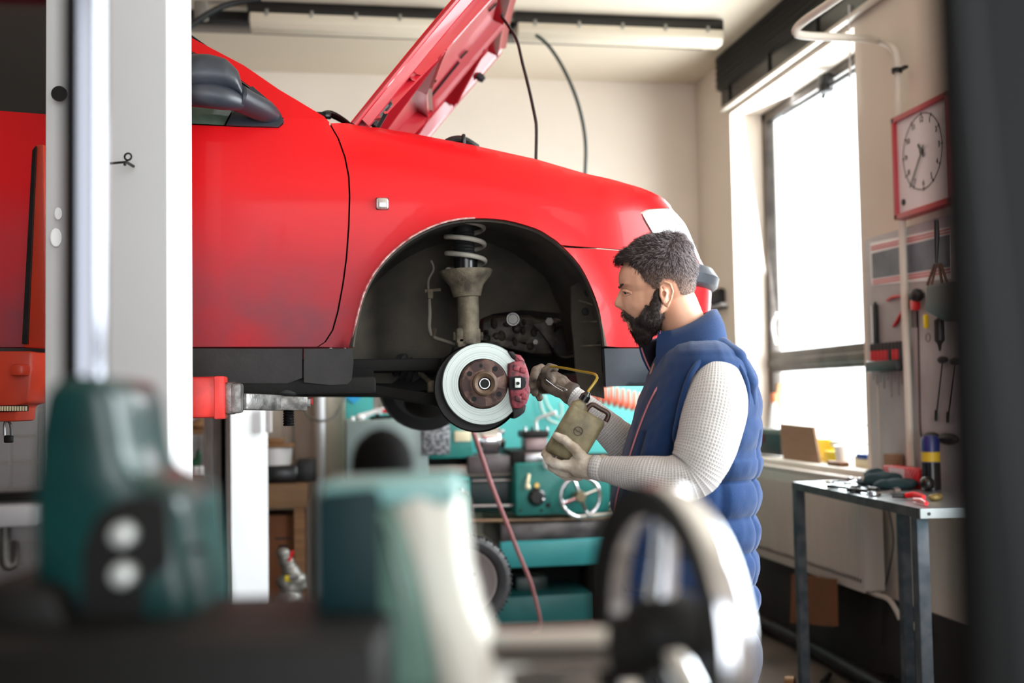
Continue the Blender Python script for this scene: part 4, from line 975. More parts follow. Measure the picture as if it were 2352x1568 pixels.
# ================================================================ BOTTLE (held, so a thing of its own)
bd = 2.70
def B3(px, py, d=bd): return Q(px, py, d)
plas = mk('dirty_plastic_bottle', (150, 140, 108), .5, col2=(98, 88, 62), vs=26, bump=.12, bs=70, sss=.05, detail=7)
bot = thing('fluid_bottle', 'dirty beige flat plastic bottle with a brown handle and bent yellow tube', 'bottle', B3(1290, 1040))
q = [(1314, 925), (1394, 969), (1333, 1072), (1250, 1034)]
mb = MB(); mb.prism([B3(a, b, bd-.024) for a, b in q], AWAY*.048, .011)
bb = part('bottle_body', mb, plas, bot, sm=60)
au = (B3(1314, 925)-B3(1250, 1030)).normalized()
n0 = B3(1333, 930)
part('neck', MB().lathe([(.022, -.012), (.020, 0), (.0105, .009), (.0105, .016)], n0, au, 24), plas, bot, sm=60)
part('cap', MB().lathe([(.001, .0), (.0125, 0), (.0125, .014), (.009, .018), (.006, .024), (.001, .024)], n0+au*.012, au, 24), blacks, bot)
tb = mk('yellow_tube', (176, 146, 40), .25, trans=.25, spec=.7)
t0 = n0+au*.034
part('spout_tube', MB().tube([t0, B3(1352, 897, bd+.01), B3(1366, 878, bd+.03), B3(1371, 866, bd+.05), B3(1362, 858, bd+.07), B3(1330, 852, bd+.14), B3(1295, 845, bd+.22), B3(1262, 841, bd+.30)], .0035, 10, sub=6), tb, bot, sm=180)
part('tube_end', MB().tube([t0-au*.006, B3(1350, 900, bd+.008)], .0042, 10), MATS['dark_rust'], bot)
part('bottle_handle', MB().tube([B3(1346, 944), B3(1352, 934), B3(1362, 929), B3(1378, 938), B3(1394, 947), B3(1397, 955), B3(1391, 968)], .0062, 10, sub=4), mk('brown_handle', (66, 40, 34), .35), bot, sm=180)
ec = B3(1328, 990, bd-.0245)
part('round_emblem', MB().ring([(.0095, -.0005), (.0105, -.0012), (.0105, .001), (.0095, .001)], ec, AWAY, 32).bar(ec+(au-.2*RIGHT)*.0, ec+au*.0001, .001, .001) if False else MB().ring([(.0095, -.0006), (.0108, -.0012), (.0108, .001), (.0095, .001)], ec, AWAY, 32), MATS['dark_rust'], bot)
part('emblem_slash', MB().tube([B3(1321, 984, bd-.0255), B3(1327, 991, bd-.0255), B3(1329, 989, bd-.0255), B3(1336, 996, bd-.0255)], .0008, 6), MATS['dark_rust'], bot)
# ================================================================ LIFT
def XYof(px, d): p = Q(px, 911, d); return (p.x, p.y)
def post(name, label, P2, h, mat, z0=0.):
    t = thing(name, label, 'car lift', (sum(p[0] for p in P2)/len(P2), sum(p[1] for p in P2)/len(P2), 0), 'posts of the two-post car lift')
    return t
np_ = [XYof(103, 2.66), XYof(386, 2.60), XYof(442.5, 2.72), XYof(440, 2.92), XYof(120, 2.86)]
postm = mk('lift_post_paint', (240, 242, 245), .34, var=.04, vs=2, bump=.02, bs=30)
lp = post('lift_post', 'wide white near post of the car lift, close to the camera', np_, 2.9, postm)
part('column', MB().prism([(x, y, 0.02) for x, y in np_], (0, 0, 2.88), .004), postm, lp, sm=20)
part('base_plate', MB().box((lp.location.x, lp.location.y, .01), (.55, .45, .02)), darkmet, lp)
c = Q(135, 215, 2.655); part('access_hole', MB().lathe([(.001, 0), (.018, 0), (.018, .006), (.001, .006)], c+V((0, -.002, 0)), AWAY, 24), dk, lp)
c = Q(300, 378, 2.60); part('hook_and_shadow', MB().tube([c+AWAY*.02, c-AWAY*.03, c-AWAY*.034+V((-.002, 0, -.008))], .0035, 8).ring([(.006, -.002), (.010, 0), (.006, .002)], c-AWAY*.03+V((.004, 0, .012)), AWAY, 16).tube([c-AWAY*.03, c-AWAY*.035-RIGHT*.035-V((0, 0, .004))], .0028, 8), darkmet, lp)  # last tube, to the left, stands in for the hook's shadow
for i, (a, b, r) in enumerate(((133, 490, .012), (128, 545, .018))): part('sticker', MB().ell(Q(a, b, 2.658), (r*.7, .001, r*1.2)), white, lp)
liftred = mk('lift_arm_red', (226, 52, 44), .4, col2=(176, 34, 30), vs=10, bump=.08, bs=40)
galv = mk('worn_galvanised_steel', (168, 166, 164), .4, .7, col2=(90, 88, 86), vs=30, bump=.3, bs=90, detail=8)
ya = 3.09
la = thing('lift_arm', 'red telescopic lift arm reaching from the near post under the sill', 'lift arm', PY(470, 950, ya))  # swing arm of the car lift, not a bracket
part('outer_arm', MB().box((PY(519, 913, ya)+PY(380, 913, ya))/2, ((PY(519, 913, ya)-PY(380, 913, ya)).x, .10, .108), bev=.012), liftred, la)
part('arm_rib', MB().box(PY(508, 913, ya)+V((0, -.004, 0)), (.026, .108, .112), bev=.004), liftred, la)
part('steel_sleeve', MB().box(PY(531, 914, ya+.01), (.032, .09, .086), bev=.010).box(PY(545, 914, ya+.01), (.028, .096, .080), bev=.008), galv, la)
a, b = PY(550, 922, ya+.03), PY(640, 925, ya+.20)
part('inner_arm', MB().bar(a, b, .045, .044, UP, .004), galv, la)
a, b = PY(632, 925, ya+.20), PY(700, 927, ya+.22)
part('arm_end_block', MB().bar(a, b, .07, .040, UP, .003).box(PY(705, 925, ya+.22), (.022, .04, .025), bev=.003), galv, la)
mb = MB(); c = PY(663, 978, ya+.21); pr_ = [(.001, 0), (.014, 0)]
for i in range(8): pr_ += [(.0165, .003+i*.0075), (.0135, .0065+i*.0075)]
pr_ += [(.0145, .07), (.001, .07)]
part('pad_screw', mb.lathe(pr_, c, (0, 0, 1), 24), blacks, la)
part('rubber_pad', MB().lathe([(.001, 0), (.05, 0), (.055, .006), (.05, .016), (.001, .016)], PY(660, 905, ya+.22)+V((0, .01, -.004)), (0, 0, 1), 28), rubber, la)
part('red_marker', MB().box(PY(715, 921, ya+.24), (.010, .02, .02), bev=.002), redp, la)
# left: lift carriage and rear arm, orange red
lc = thing('lift_carriage', 'orange red lift carriage with a tall guard, left edge behind the post', 'lift carriage', Q(60, 980, 2.95))
part('tall_guard', MB().prism([Q(px, py, 2.95) for px, py in ((80, 332), (100, 330), (112, 800), (52, 798), (58, 600))], AWAY*.05, .006), mk('orange_red_paint', (214, 66, 40), .4, var=.2, vs=6), lc)
part('guard_edge', MB().prism([Q(px, py, 2.94) for px, py in ((74, 345), (82, 335), (62, 790), (50, 790))], AWAY*.02), darkmet, lc)
part('arm_housing', MB().prism([Q(px, py, 2.92) for px, py in ((-60, 806), (72, 806), (74, 850), (66, 925), (40, 932), (38, 968), (-60, 968))], AWAY*.12, .008), MATS['orange_red_paint'], lc)
part('housing_lip', MB().box(Q(46, 850, 2.90), (.035, .05, .03), FACE, .008), MATS['orange_red_paint'], lc)
mb = MB()
for i in range(12): mb.box(Q(-6+i*6, 938, 2.90), (.0035, .004, .012), FACE)
part('toothed_rack', mb, cream, lc, kind='stuff')
part('rack_bar', MB().box(Q(15, 938, 2.91), (.11, .012, .016), FACE, .002), darkmet, lc)
# far post: channel with its opening to the left, bright side towards the windows
d = 5.55
fp = [XYof(468, d), XYof(487, d-.02), XYof(490, d+.1), XYof(518, d+.1), XYof(518, d-.03), XYof(526, d-.05), XYof(614, d+.16), XYof(612, d+.30), XYof(468, d+.26)]
lp2 = post('lift_post', '', fp, 2.7, postm); lp2['label'] = 'far white post of the car lift behind the car'
part('column', MB().prism([(x, y, .02) for x, y in fp], (0, 0, 2.6), .003), postm, lp2, sm=20)
part('column_flange', MB().prism([(*XYof(472, d-.06), .02), (*XYof(486, d-.06), .02), (*XYof(486, d-.04), .02), (*XYof(472, d-.04), .02)], (0, 0, 2.6)), mk('grey_post_edge', (150, 144, 138), .5, var=.2, vs=12), lp2)
part('guide_strip', MB().prism([(*XYof(489, d-.0), .02), (*XYof(507, d-.0), .02), (*XYof(507, d+.02), .02), (*XYof(489, d+.02), .02)], (0, 0, 2.5)), MATS['grey_post_edge'], lp2)
part('column_lip', MB().prism([(*XYof(519, d-.065), .02), (*XYof(530, d-.065), .02), (*XYof(530, d-.05), .02), (*XYof(519, d-.05), .02)], (0, 0, 2.6)), MATS['grey_post_edge'], lp2)
part('channel_back', MB().prism([(*XYof(488, d+.06), .02), (*XYof(520, d+.06), .02), (*XYof(520, d+.08), .02), (*XYof(488, d+.08), .02)], (0, 0, 2.55)), dk, lp2)
part('base_plate', MB().box((lp2.location.x, lp2.location.y, .01), (.5, .5, .02)), darkmet, lp2)
part('control_box', MB().box(Q(617, 965, d+.1), (.03, .05, .12), bev=.004), white, lp2)

# ================================================================ BACK OF THE WORKSHOP
def W(px, py, y=YB): return PY(px, py, y)
# wall tiles at the left
tm = mk('white_wall_tile', (190, 188, 190), .25, var=.06, vs=3)
x1 = W(24, 1000, YB-.01).x; z1_ = W(24, 1003, YB-.01).z; ts = .163
proto = None; wb = bpy.data.objects['wall_back']; L0 = WL[wb]
for i in range(-4, 9):
    for j in range(-7, 2):
        if proto is None:
            proto = part('tile', MB().box(L0+V((0, 0, 0)), (ts-.006, .012, ts-.006), bev=.003, seg=1), tm, wb); o = proto
        else: o = proto.copy(); COL.objects.link(o)
        o.location = V((x1+ts*(i+.5), YB-.004, z1_+ts*(j+.5)))-L0
# wash basin and shelf at far left
ws = thing('wash_basin', 'white wash basin on the tiled wall at the far left', 'sink', W(20, 1205, 7.2))
mb = MB(); mb.box(W(10, 1182, 7.25), (.46, .34, .12), bev=.02); part('basin', mb, white_paint, ws)
part('splash_shelf', MB().box(W(10, 1140, 7.4), (.56, .16, .05), bev=.005), darkmet, ws)
part('drain_trap', MB().tube([W(12, 1210, 7.3), W(12, 1290, 7.3), W(30, 1300, 7.3), W(34, 1260, 7.4), W(34, 1250, 7.5)], [.03, .035, .025, .025, .025], 12, sub=3), dullal, ws)
pd = thing('padlock', 'small dark padlock hanging in front of the tiles under the red carriage', 'padlock', Q(20, 1012, 2.96))
part('lock_body', MB().box(Q(20, 1008, 2.96), (.024, .012, .02), FACE, .004), darkmet, pd); part('shackle', MB().tube([Q(10, 1000, 2.96), Q(10, 975, 2.96), Q(16, 966, 2.96), Q(24, 975, 2.96), Q(26, 1000, 2.96)], .0035, 8, sub=3), steel, pd)
# shelf between the posts
sf = thing('wall_shelf', 'narrow wooden wall shelf seen between the two white posts', 'shelf', W(455, 1100, 7.3))
part('shelf_board', MB().box(W(455, 1100, 7.3), (.5, .3, .03)), wood, sf); part('shelf_board', MB().box(W(455, 990, 7.3), (.5, .3, .03)), wood, sf)
solo('leafy_plant', MB().tube([W(452, 1092, 7.25), W(450, 1060, 7.25)], .01, 8).ell(W(456, 1050, 7.25), (.02, .01, .05)).ell(W(450, 1062, 7.25), (.03, .01, .03), Matrix.Rotation(.5, 3, 'Y')), mk('leaf_green', (30, 80, 50), .6), 'small dark green pot plant on the shelf between the posts', 'plant')
for i, (px, r) in enumerate(((450, .022), (461, .026))): solo('small_jar', MB().lathe([(.001, 0), (r, 0), (r, .05), (r*.7, .06), (.001, .06)], W(px, 1093, 7.2)+V((0, 0, .0)), n=14), white, 'small white jar beside the plant, %s of the two' % ('left' if i == 0 else 'right'), 'jar')
solo('tan_bundle', fuse(MB().ell(W(455, 976, 7.25), (.08, .06, .03)).ell(W(462, 968, 7.25), (.05, .05, .025)), .01), wood, 'brown bundle lying on the upper wooden shelf board', 'bundle')
rg = MB()
for k in range(6): rg.ell(W(454+random.uniform(-9, 9), 1190+k*11, 7.2)+V((0, 0, .06)), (.045, .05, .05), u=14, v=10)
me = fuse(rg, .012, 3)
for v in me.vertices: v.co += v.normal*.02*noise.noise(v.co*22)
solo('blue_rag', me, bluep, 'blue rag hanging crumpled below the shelf between the posts', 'rag')
solo('tool_chest', MB().box(W(455, 1250, 7.25), (.3, .3, .06), bev=.02), blacks, 'dark chest under the blue rag between the posts', 'chest')
yb = thing('parcel_box', 'yellowish box printed with a black letter F between the posts', 'box', W(455, 1375, 7.2))
part('carton', MB().box(V((W(458, 1325, 7.25).x, 7.25, (W(458, 1300, 7.25).z)/2)), (.34, .26, W(458, 1300, 7.25).z), bev=.004), cardb, yb); part('yellow_lid', MB().box(W(458, 1282, 7.23), (.35, .28, .06), bev=.004), mk('dull_yellow', (190, 170, 80), .7), yb)
part('printed_letter', textmesh('F', .13, W(461, 1320, 7.115), (1, 0, 0), (0, 0, 1), .001), blacks, yb, sm=None)
# white pilaster and tubes behind the lathe's left end
struct('trim_1', MB().box((W(755, 1000).x, YB-.12, 1.2), ((W(790, 1000)-W(722, 1000)).x, .24, 2.4), bev=.02), plaster)
solo('drain_pipe', MB().tube([V((W(736, 900, 7.25).x, 7.25, 0)), V((W(736, 900, 7.25).x, 7.25, 2.6))], .028, 14), white_paint, 'white vertical pipe in front of the wall beside the teal panel', 'pipe')
mb = MB(); mb.tube([W(700, 935, 7.2), W(708, 955, 7.15), W(735, 967, 7.1), W(765, 958, 7.1), W(785, 930, 7.1), W(792, 905, 7.1)], .008, 8, sub=5)
solo('hanging_cable', mb, dullal, 'grey cable sagging in front of the white pipe left of the lathe', 'cable')
solo('wall_wire', MB().tube([W(672, 900, 7.45), W(674, 980, 7.45), W(676, 1050, 7.45), W(684, 1085, 7.45)], .006, 6, sub=4), dullal, 'thin grey wire running down the wall behind the workbench', 'wire')
# work bench with its load
wk = thing('workbench', 'wooden workbench right of the far white post', 'workbench', (W(670, 1165, 6.9).x, 6.9, 0))
xa, xb_ = W(615, 1120, 6.7).x-.25, W(708, 1120, 6.7).x; zt1 = W(660, 1112, 6.6).z; zt0 = W(660, 1166, 6.6).z
part('bench_top', MB().box(((xa+xb_)/2, 6.9, (zt0+zt1)/2), (xb_-xa, .6, zt1-zt0), bev=.004), mk('pale_wood', (128, 96, 64), .7, var=.2, vs=5, stretch=(1, 6, 6)), wk)
for sx in (xa+.04, xb_-.05):
    for sy in (6.65, 7.15): part('leg', MB().box((sx, sy, zt0/2), (.06, .06, zt0)), wood, wk)
solo('big_carton', MB().box((W(663, 1270, 6.75).x-.07, 6.86, zt0/2-.02), (.34, .34, zt0-.06), bev=.004), cardd, 'tall brown carton standing under the wooden workbench', 'box')
bx = bpy.data.objects['big_carton']
part('carton_print', MB().box(W(650, 1236, 6.685), (.09, .002, .012)).box(W(650, 1258, 6.685), (.05, .002, .035)), MATS['dark_rust'], bx, kind='stuff')
solo('battery_case', MB().box(V((W(640, 1092, 6.8).x, 6.8, zt1+.051)), (.22, .2, .1), bev=.01), blacks, 'black low case on the workbench next to the far post', 'case')
solo('black_crate', MB().box(V((W(704, 1090, 6.85).x, 6.85, zt1+.066)), (.11, .2, .13), bev=.01), black, 'black crate on the right end of the workbench', 'crate')
solo('white_container', MB().lathe([(.001, 0), (.085, 0), (.095, .10), (.001, .10)], V((W(634, 1072, 6.8).x, 6.8, zt1+.102)), n=24), white, 'white round container stacked on the black case', 'container')
solo('container_lid_tray', MB().box(V((W(634, 1036, 6.8).x, 6.8, zt1+.214)), (.21, .2, .02), bev=.006).box(V((W(632, 1036, 6.8).x, 6.8, zt1+.24)), (.10, .1, .035), bev=.008), wood, 'brown tray with a block lying on the white container', 'tray')
ep = thing('engine_part', 'pile-shaped greasy engine part in the dark below the workbench', 'engine part', V((W(665, 1352, 6.3).x, 6.3, 0)))
eb_ = MB()
for px, py, r in ((650, 1270, .04), (658, 1290, .045), (668, 1310, .05), (680, 1330, .06), (655, 1335, .05), (668, 1350, .06), (690, 1345, .04), (665, 1380, .08), (675, 1410, .08), (660, 1440, .08), (670, 1462, .07)): eb_.ell(W(px, py, 6.3), (r, r, r*.8), u=12, v=8)
part('casting', fuse(eb_, .01, 2), dullal, ep); part('yellow_cap', MB().box(W(662, 1328, 6.22), (.035, .03, .028), bev=.004), yellow, ep); part('red_lever', MB().tube([W(664, 1288, 6.25), W(672, 1264, 6.25)], .009, 8), redp, ep); part('steel_stub', MB().tube([W(665, 1326, 6.2), W(685, 1325, 6.2)], .014, 10), steel, ep)

# ================================================================ LATHE
yl_ = 6.55
def L(px, py, y=yl_): return PY(px, py, y)
lt = thing('lathe', 'teal metal lathe standing along the back wall behind the brake disc', 'lathe', (L(1150, 1420).x, yl_, 0))
def lbox(name, x0, y0, x1, y1, ya_, yb_2, mat, bev=.01, lab=None, par=None):
    a = L(x0, y0, ya_); b = L(x1, y1, ya_); zc_ = (a.z+b.z)/2
    return part(name, MB().box(((a.x+b.x)/2, (ya_+yb_2)/2, zc_), (b.x-a.x, yb_2-ya_, abs(a.z-b.z)), bev=bev), mat, par or lt, lab)
lbox('splash_guard', 792, 860, 1500, 1110, 7.2, 7.22, mk('teal_panel', (88, 196, 192), .5, var=.08, vs=2), .004)
c = L(812, 912, 7.19); part('diamond_sticker', MB().prism([c+V((-.05, 0, 0)), c+V((0, 0, .05)), c+V((.05, 0, 0)), c+V((0, 0, -.04))], (0, .006, 0)), mk('sticker_blue', (40, 160, 220), .4), lt)
hd = lbox('headstock_cover', 795, 966, 985, 1110, 6.45, 7.1, mk('grey_green_paint', (138, 156, 154), .4, var=.1, vs=3), .012)
hs = lbox('headstock', 985, 966, 1087, 1052, 6.5, 7.1, teal, .015)
pl = lbox('data_plate', 970, 976, 1034, 1043, 6.43, 6.449, mk('etched_plate', (150, 152, 156), .5, .3, col2=(72, 76, 82), vs=60, detail=2, lo=.46, hi=.52), .003)
lbox('paper_label', 1044, 990, 1082, 1013, 6.49, 6.499, cream, .002)
lbox('lamp_shade_support', 862, 945, 872, 966, 6.8, 6.82, darkmet, .002)
lbox('left_cabinet', 800, 1110, 985, 1425, 6.45, 7.1, tealdark, .012)
lbox('feed_gearbox', 950, 1098, 1083, 1240, 6.42, 7.05, teal, .02)
lbox('gearbox_side', 1040, 1235, 1072, 1300, 6.5, 7.0, tealdark, .01)
for i, (px, py) in enumerate(((1057, 1128), (1057, 1157))):
    c = L(px, py, 6.38); part('shift_knob', MB().tube([c+V((0, .06, 0)), c], .006, 8).ell(c, .019), chrome if i else steel, lt)
part('shift_lever', MB().tube([L(1058, 1128, 6.37), L(1075, 1133, 6.37)], .007, 8), steel, lt)
for px in (1066, 1074): part('panel_screw', MB().lathe([(.001, 0), (.006, 0), (.006, .006), (.001, .006)], L(px, 1106, 6.415), (0, 1, 0), 10), darkmet, lt)
lbox('bed_way', 955, 1070, 1440, 1084, 6.5, 6.62, mk('bed_steel', (170, 160, 150), .35, .8, var=.2, vs=12), .003)
lbox('bed_casting', 955, 1086, 1460, 1165, 6.56, 6.95, tealdark, .01)
lbox('bed_rear_way', 955, 1052, 1470, 1066, 6.75, 6.85, darkmet, .003)
part('chuck', MB().lathe([(.001, 0), (.05, 0), (.05, .03), (.095, .035), (.098, .06), (.098, .135), (.09, .145), (.001, .145)], L(1090, 1010, 6.8), (1, 0, 0), 40), chrome, lt)
for k in range(3):
    a = radians(90+120*k); part('chuck_jaw', MB().box(L(1090, 1010, 6.8)+V((.16, cos(a)*.045, sin(a)*.045)), (.04, .03, .05), Matrix.Rotation(a, 3, 'X'), .004), steel, lt)
part('lead_screw', MB().tube([L(1085, 1162, 6.45), L(1470, 1157, 6.45)], .012, 10), steel, lt)
part('feed_rod', MB().tube([L(1075, 1196, 6.45), L(1470, 1190, 6.45)], .012, 10), mk('brown_steel', (150, 124, 100), .4, .7), lt)
part('control_rod', MB().tube([L(1085, 1104, 6.48), L(1200, 1102, 6.48)], .008, 10), steel, lt)
ap = lbox('apron', 1182, 1064, 1403, 1178, 6.36, 6.6, teal, .02)
lbox('saddle', 1075, 1048, 1190, 1085, 6.45, 6.9, mk('grey_slide', (104, 96, 98), .45, .5, var=.3, vs=10), .008)
lbox('carriage_slide', 1175, 1035, 1300, 1068, 6.42, 6.85, darkmet, .01)
lbox('tool_post_block', 1207, 1005, 1258, 1040, 6.5, 6.66, mk('tool_post_steel', (142, 122, 122), .4, .6), .006)
lbox('tool_post_top', 1202, 990, 1262, 1004, 6.48, 6.68, darkmet, .006)
for px in (1206, 1222, 1256): part('clamp_bolt', MB().lathe([(.001, 0), (.009, 0), (.009, .03), (.001, .03)], L(px, 992, 6.52), (0, 0, 1), 6), steel if px != 1222 else darkmet, lt)
part('clamp_lever', MB().tube([L(1234, 990, 6.55), L(1231, 968, 6.55), L(1238, 960, 6.54), L(1258, 953, 6.52), L(1278, 947, 6.5)], [.009, .009, .009, .011, .013], 10, sub=4), white, lt, sm=180)
lbox('cross_slide', 1205, 1040, 1270, 1062, 6.4, 6.7, steel, .006)
part('cross_slide_ball', MB().ell(L(1258, 1064, 6.3), (.028, .028, .035)), white, lt)
part('black_dial', MB().lathe([(.001, -.03), (.035, -.03), (.048, -.02), (.052, 0), (.001, 0)], L(1233, 1141, 6.35), (0, 1, 0), 24), blacks, lt)
part('dial_pin', MB().ell(L(1247, 1147, 6.30), .010), chrome, lt)
for i, (px, py) in enumerate(((1258, 1160), (1243, 1172), (1195, 1172), (1262, 1072))): part('plug_screw', MB().lathe([(.001, -.006), (.014 if i == 0 else .008, -.006), (.014 if i == 0 else .008, 0), (.001, 0)], L(px, py, 6.358), (0, 1, 0), 14), darkmet, lt)
part('engage_lever', MB().tube([L(1215, 1090, 6.34), L(1212, 1105, 6.30), L(1210, 1118, 6.30)], .010, 8).ell(L(1212, 1118, 6.3), .016), cream, lt)
part('oil_cup', MB().lathe([(.001, -.02), (.014, -.02), (.016, 0), (.001, 0)], L(1232, 1114, 6.355), (0, 1, 0), 14), mk('brass', (220, 180, 110), .3, .8), lt)
hc = L(1333, 1140, 6.24)
hw = part('handwheel_rim', MB().ring([(.112+.012*cos(a), .012*sin(a)) for a in [2*pi*k/12 for k in range(12)]], hc, (0, 1, 0), 48), chrome, lt, sm=180)
part('handwheel_hub', MB().lathe([(.001, -.02), (.025, -.02), (.032, -.01), (.035, .03), (.02, .035), (.02, .12), (.001, .12)], hc, (0, 1, 0), 24), mk('worn_brass', (140, 126, 100), .4, .6, var=.3, vs=30), hw)
for k in range(4):
    a = radians(20+90*k); part('spoke', MB().tube([hc+V((cos(a)*.03, .0, sin(a)*.03)), hc+V((cos(a)*.108, 0, sin(a)*.108))], [.012, .009], 10), chrome, hw)
part('crank_handle', MB().tube([L(1350, 1181, 6.2), L(1362, 1183, 6.2), L(1440, 1180, 6.15)], [.012, .011, .010], 10), chrome, hw)
lbox('chip_tray', 1150, 1204, 1460, 1250, 6.35, 7.1, mk('oily_tray', (96, 90, 90), .3, .5, col2=(50, 46, 46), vs=7), .006)
lbox('tray_front', 1150, 1247, 1460, 1292, 6.22, 6.30, tealb, .006)
part('tray_floor', MB().prism([L(1148, 1246, 6.24), L(1462, 1243, 6.24), L(1462, 1205, 6.9), L(1148, 1205, 6.9)], (0, 0, -.012)), MATS['oily_tray'], lt)
lbox('cabinet_back', 1075, 1290, 1470, 1380, 6.9, 6.95, dk, .004)
lbox('plinth', 1140, 1372, 1366, 1425, 6.4, 7.0, mk('plinth_teal', (34, 112, 112), .45, var=.2, vs=4), .008)
lbox('coolant_tank', 1185, 1325, 1260, 1372, 6.6, 6.85, tealdark, .01)
lbox('right_pedestal', 1366, 1292, 1400, 1425, 6.5, 6.95, darkmet, .01)
# things standing on the headstock
solo('spray_can', MB().lathe([(.001, 0), (.032, 0), (.032, .03), (.026, .032), (.026, .10), (.03, .12), (.001, .125)], L(868, 950, 6.75), n=18), white, 'dark topped aerosol can on the lathe headstock', 'can')
lm = thing('work_lamp', 'cream work lamp head bent over the lathe headstock', 'lamp', L(905, 966, 6.7))
part('lamp_shade', MB().lathe([(.001, .12), (.03, .12), (.055, .08), (.07, 0), (.062, -.01), (.001, -.012)], L(905, 934, 6.7), (-.25, -.3, .6), 26), mk('cream_enamel', (232, 226, 200), .4), lm)
part('lamp_arm', MB().tube([L(892, 962, 6.72), L(905, 970, 6.72), L(930, 958, 6.72), L(940, 940, 6.75)], .007, 8, sub=4), darkmet, lm)
solo('oil_brush', MB().tube([L(826, 958, 6.6), L(860, 945, 6.6), L(893, 936, 6.6)], [.022, .012, .012], 10).ell(L(828, 958, 6.6), (.03, .03, .02)), white, 'white brush lying across the top of the lathe headstock', 'brush')
solo('red_cap_tube', MB().tube([L(878, 944, 6.55), L(892, 944, 6.55)], .012, 10), redp, 'small red capped tube beside the brush on the headstock', 'tube')
solo('dark_wrench', MB().tube([L(850, 960, 6.6), L(905, 956, 6.6)], .010, 8).box(L(905, 957, 6.6), (.03, .03, .015)), darkmet, 'dark spanner on top of the lathe headstock', 'wrench')
solo('bolt_nut', MB().lathe([(.001, 0), (.013, 0), (.013, .022), (.001, .022)], L(810, 965, 6.5), (0, 0, 1), 6), white, 'small pale nut on the left edge of the headstock', 'nut')
# tyre
tc_ = Q(1066, 1331, 5.0); ty = thing('spare_wheel', 'car wheel with black tyre and grey rim leaning in front of the lathe', 'wheel', (tc_.x, tc_.y, 0))
trd = RIGHT*.22-AWAY*.975; trd.normalize(); mb = MB(); rt = .20; pr2 = [(.135, -.04), (.15, -.07), (.175, -.08), (.193, -.07), (.20, -.05), (.202, 0), (.20, .05), (.193, .07), (.175, .08), (.15, .07), (.135, .04)]
mb.ring([(r, h) for r, h in pr2], tc_, trd, 64); part('tyre', mb, mk('tyre_rubber', (74, 72, 74), .6, var=.3, vs=8, bump=.1, bs=60), ty, sm=50)
mb = MB(); x_ = trd.cross(UP).normalized()
for k in range(64):
    a = 2*pi*k/64; rr = x_*cos(a)+UP*sin(a); mb.box(tc_+rr*.2015+trd*(.045 if k % 2 else .03), (.008, .05, .008), Matrix((x_*-sin(a)+UP*cos(a), trd, rr)).transposed(), .001)
part('tread_block', mb, rubber, ty, kind='stuff')
part('rim', MB().lathe([(.001, .03), (.04, .034), (.05, .02), (.10, .025), (.125, .05), (.138, .055), (.138, -.03), (.001, -.03)], tc_, trd, 48), mk('rim_grey', (170, 158, 156), .45, .5, var=.15, vs=8), ty, sm=60)
for k in range(5):
    a = 2*pi*k/5; part('wheel_bolt', MB().lathe([(.001, 0), (.009, 0), (.009, .012), (.001, .012)], tc_+trd*.03+(x_*cos(a)+UP*sin(a))*.045, trd, 6), dk, ty)
dz = tc_.z-.202
# pink air hose, coiled orange hose, hose loops on the panel
solo('air_hose', MB().tube([Q(1087, 992, 4.6), Q(1096, 1018, 4.7), Q(1112, 1065, 4.9), Q(1135, 1130, 5.1), Q(1165, 1205, 5.4), Q(1193, 1275, 5.7), Q(1218, 1335, 5.95), Q(1232, 1385, 6.1), Q(1240, 1420, 6.2), Q(1241, 1440, 6.35), Q(1236, 1452, 6.45), Q(1225, 1456, 6.42)], .0105, 10, sub=5), mk('pink_hose', (206, 140, 142), .5, var=.12, vs=8), 'thin pink air hose hanging from under the brake disc to the floor', 'hose', sm=180)
mb = MB(); pts = []; a0, b0 = L(1352, 898, 6.9), L(1470, 925, 6.9)
for i in range(221):
    t = i/220; a = 2*pi*9*t; pts.append(a0*(1-t)+b0*t+V((.012*sin(a), .06*sin(a), .058*cos(a))))
solo('coiled_hose', mb.tube(pts, .0095, 8), mk('orange_hose', (236, 120, 90), .4), 'orange coiled air hose hanging behind the man in front of the teal panel', 'hose', sm=180)
mb = MB(); mb.tube([L(1238, 905, 7.1), L(1245, 940, 7.1), L(1262, 965, 7.1), L(1282, 972, 7.1)], .010, 8, sub=5)
solo('white_hose', mb, mk('pale_hose', (190, 216, 210), .5), 'pale hose looped on the teal panel behind the gloved hand', 'hose', sm=180)
mb = MB(); mb.tube([L(1248, 900, 7.15), L(1258, 930, 7.15), L(1280, 958, 7.15), L(1290, 950, 7.15), L(1288, 925, 7.15)], .009, 8, sub=5)
solo('second_pale_hose', mb, MATS['pale_hose'], 'second pale hose crossing the first on the teal panel', 'hose', sm=180)
bpy.data.objects['second_pale_hose'].name = 'pale_hose'
mb = MB(); mb.tube([PY(1215, 60, 6.2), PY(1222, 72, 6.2), PY(1258, 103, 6.2), PY(1290, 150, 6.2), PY(1318, 210, 6.2), PY(1336, 270, 6.2), PY(1345, 330, 6.2), PY(1344, 400, 6.2), PY(1335, 600, 6.2), PY(1330, 900, 6.4)], .0105, 8, sub=5)
solo('ceiling_hose', mb, mk('dark_green_cable', (28, 44, 42), .5), 'dark cable curving down from the right strip light behind the car', 'cable', sm=180)
